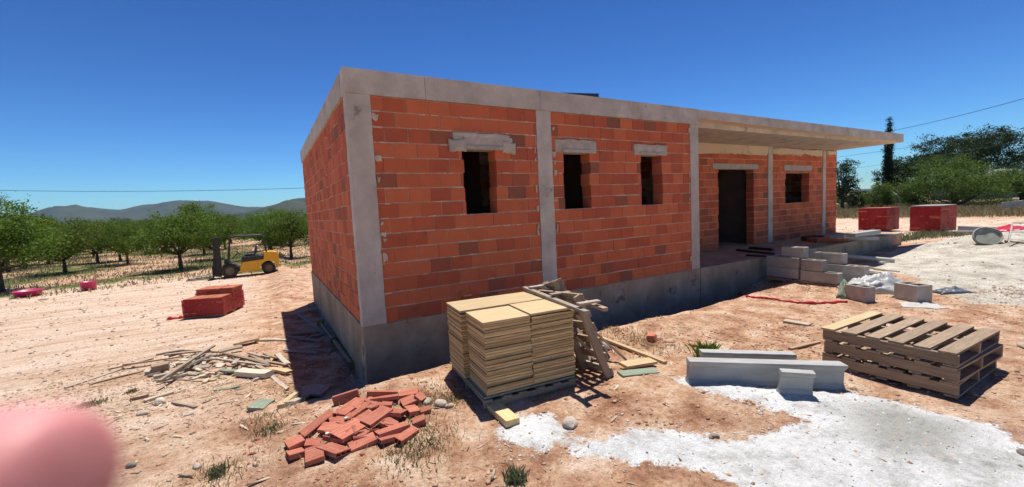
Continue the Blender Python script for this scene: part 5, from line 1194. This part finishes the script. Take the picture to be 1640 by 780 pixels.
weed(1048, 497, .12, .16, 120, 14, 'small weed on the trench lip, right of the larger one')
weed(826, 770, .07, .08, 220, 5, 'small green tuft at the bottom edge below the white spill')
weed(145, 649, .16, .05, 300, 6, 'flat dark tuft on the soil above the fingertip')
weed(212, 628, .06, .05, 120, 16, 'small dark tuft right of the flat tuft, below the timber heap')
weed(350, 760, .07, .08, 150, 7, 'small weed at the bottom edge left of the brick heap')
weed(712, 578, .10, .22, 120, 8, 'weed growing at the left foot of the board pallet')
od = lambda a, b: ss(16.6, 17.6, b + (a + 4) * -.17) * (.25 + .75 * (np.sin((b * .93 + a * .35) * 2 * np.pi / 3.1) * .5 + .5)) * ss(.2, .6, vnoise(a * .6, b * .6, 8) + .2)
grass('orchard_grass', 'weed', None, 13000, .16, .022, 21, 'green and dry grass strips under the almond trees', 'grass', 'stuff', od, (-26, 6, 15, 48))
grass('orchard_grass', 'dry', None, 9000, .20, .018, 22, 'dry grass tufts between the almond trees', 'grass', 'stuff', od, (-26, 6, 15, 48))
fd = lambda a, b: ss(37, 40, a + .15 * b) * ss(.3, .6, vnoise(a * .4, b * .4, 5) + .35)
grass('dry_grass', 'dry', None, 42000, .45, .03, 23, 'tall dry grass field right of the house', 'grass', 'stuff', fd, (36, 66, -8, 34))
grass('field_weeds', 'weed', None, 6000, .4, .03, 24, 'green weeds mixed in the dry grass field', 'grass', 'stuff', fd, (36, 60, -6, 34))
grass('field_weeds', 'weed', cg((1510,378,.9),(1480,380,.7),(1495,376,.8),(1450,385,.5)), 1500, .18, .012, 25, 'green weeds beside the pit between the slab end and the wrapped stacks', 'grass')
def rock(px, py, r, lab, seed, mat='rock', sq=.6, nm='rock'):
    p = G(px, py); bm_ = bmesh.new(); bmesh.ops.create_icosphere(bm_, subdivisions=3, radius=1)
    for v in bm_.verts:
        k = 1 + .28 * float(fbm(np.array([v.co.x * 1.3 + seed]), np.array([v.co.y * 1.3 + v.co.z]), 3, seed)[0]); v.co = Vector((v.co.x * r * k * 1.25, v.co.y * r * k * .85, v.co.z * r * k * sq))
    me = bpy.data.meshes.new(nm); bm_.to_mesh(me); bm_.free(); me.materials.append(M[mat]); o = bpy.data.objects.new(nm, me); COL.objects.link(o)
    o.location = (p.x, p.y, H(p.x, p.y) + r * sq * .45); o.rotation_euler = (0, 0, seed); return tag(o, lab, 'rock')
rock(913, 681, .075, 'round pale rock lying by the white spill', 1); rock(706, 648, .055, 'larger pale stone right of the brick heap', 2); rock(720, 651, .035, 'small stone beside the larger one right of the brick heap', 3)
rock(684, 645, .05, 'pale lump at the top right edge of the brick heap', 4); rock(257, 647, .07, 'angular whitish chunk below the scrap timber heap', 5, 'wood_white', .8); rock(230, 664, .05, 'low pale stone below the whitish chunk', 6)
rock(303, 665, .04, 'small grey stone under the slim lath', 7); rock(316, 748, .03, 'pale stone near the bottom right of the fingertip', 8); rock(210, 748, .03, 'dark stone just right of the fingertip', 9, 'pebble_dark', .9)
rock(1640, 556, .06, 'stone at the right edge beyond the pallet stack', 10); rock(1108, 553, .045, 'dark stone on the soil left of the bright weed', 11, 'clod'); rock(1145, 700, .03, 'grey stone on the white spill', 12, 'pebble_dark')
rock(1640, 728, .04, 'grey stone on the white spill at the right edge', 13, 'pebble_dark'); rock(1497, 379, .10, 'flat pale stone in the grass before the wrapped stack', 14, 'plaster', .4); rock(1528, 383, .14, 'flat white slab fragment right of the wrapped stack', 15, 'plaster', .3)
for i, (a, b) in enumerate(((30, 478), (70, 480), (170, 472), (340, 470))): rock(a, b, .1, ('rock under the low pink tub', 'rock right of the low pink tub', 'flat stone beside the magenta tub', 'small stone behind the low tile stack')[i], 40 + i, sq=.4)

# ------------------------------------------------------------------ the photographer's hand, its fingertip before the lens
def CW(px, py, d): return D(px, py, d)
def skin_mat():
    m, nt, N, L, P = nodes_of('skin'); g = N.new('ShaderNodeTexCoord')
    n1 = noise(N, L, g.outputs['Object'], 60, 4, .6); rp = ramp(N, [(.35, (.58, .22, .20)), (.65, (.70, .34, .33))]); L.new(n1, rp.inputs[0]); L.new(rp.outputs[0], P.inputs['Base Color'])
    P.inputs['Roughness'].default_value = .5; P.inputs['Subsurface Weight'].default_value = .55; P.inputs['Subsurface Radius'].default_value = (.010, .003, .0015); P.inputs['Subsurface Scale'].default_value = 1.0
    b = N.new('ShaderNodeBump'); b.inputs['Strength'].default_value = .2; b.inputs['Distance'].default_value = .0004; L.new(noise(N, L, g.outputs['Object'], 900, 3, .6), b.inputs['Height']); L.new(b.outputs[0], P.inputs['Normal']); return m
M['skin'] = skin_mat()
def skinned(name, chains, parent=None, levels=2, mat='skin'):
    vs = []; es = []; rs = []
    for ch in chains:
        st = ch[0] if isinstance(ch[0], int) else None; prev = st
        for p, r in (ch[1:] if st is not None else ch): vs.append(p); rs.append(r); i = len(vs) - 1; (es.append((prev, i)) if prev is not None else None); prev = i
    me = bpy.data.meshes.new(name); me.from_pydata([tuple(v) for v in vs], es, []); me.materials.append(M[mat]); o = bpy.data.objects.new(name, me); COL.objects.link(o)
    o.modifiers.new('skin', 'SKIN'); o.data.skin_vertices[0].data[0].use_root = True
    for i, r in enumerate(rs): o.data.skin_vertices[0].data[i].radius = (r, r); 
    for i in range(1, len(rs)): o.data.skin_vertices[0].data[i].use_root = False
    sb = o.modifiers.new('sub', 'SUBSURF'); sb.levels = levels; sb.render_levels = levels + 1
    for md in o.modifiers: pass
    if parent: o.parent = parent
    return o
d0 = .066
def K(x_, y_, z_): return Vector(CAM) + r_ * x_ + u_ * y_ + f_ * z_
t0 = K(-.0685, -.0375, .066)
wrist = K(-.235, -.130, .030)
chains = [[(wrist, .028), (K(-.205, -.103, .035), .033), (K(-.178, -.080, .045), .031), (K(-.160, -.060, .055), .019), (K(-.132, -.0475, .062), .0135), (K(-.108, -.0425, .065), .0138), (K(-.085, -.0392, .066), .0135), (K(-.073, -.0378, .066), .0130), (t0, .0105)],
 [2, (K(-.165, -.098, .062), .016), (K(-.128, -.100, .072), .0108), (K(-.105, -.102, .060), .0098), (K(-.108, -.106, .040), .0085)],
 [1, (K(-.174, -.124, .060), .015), (K(-.138, -.126, .072), .0102), (K(-.118, -.128, .058), .0092), (K(-.122, -.131, .040), .0078)],
 [1, (K(-.186, -.146, .055), .012), (K(-.158, -.150, .064), .0088), (K(-.142, -.152, .052), .0080), (K(-.146, -.154, .040), .0068)],
 [1, (K(-.195, -.085, .012), .016), (K(-.172, -.068, -.004), .0118), (K(-.150, -.060, -.014), .0100)],
 [0, (K(-.262, -.175, .010), .025), (K(-.300, -.245, -.03), .032), (K(-.33, -.31, -.07), .038)]]
hand = skinned('hand', chains); tag(hand, 'out of focus pink fingertip of a hand reaching in at the lower left corner', 'hand')
mb = MB(); mb.tube([K(-.295, -.225, -.025), K(-.33, -.30, -.07), K(-.38, -.42, -.14)], [.042, .048, .055], 20); mb.build('sleeve', M['roof_grey'], hand, smooth=True)
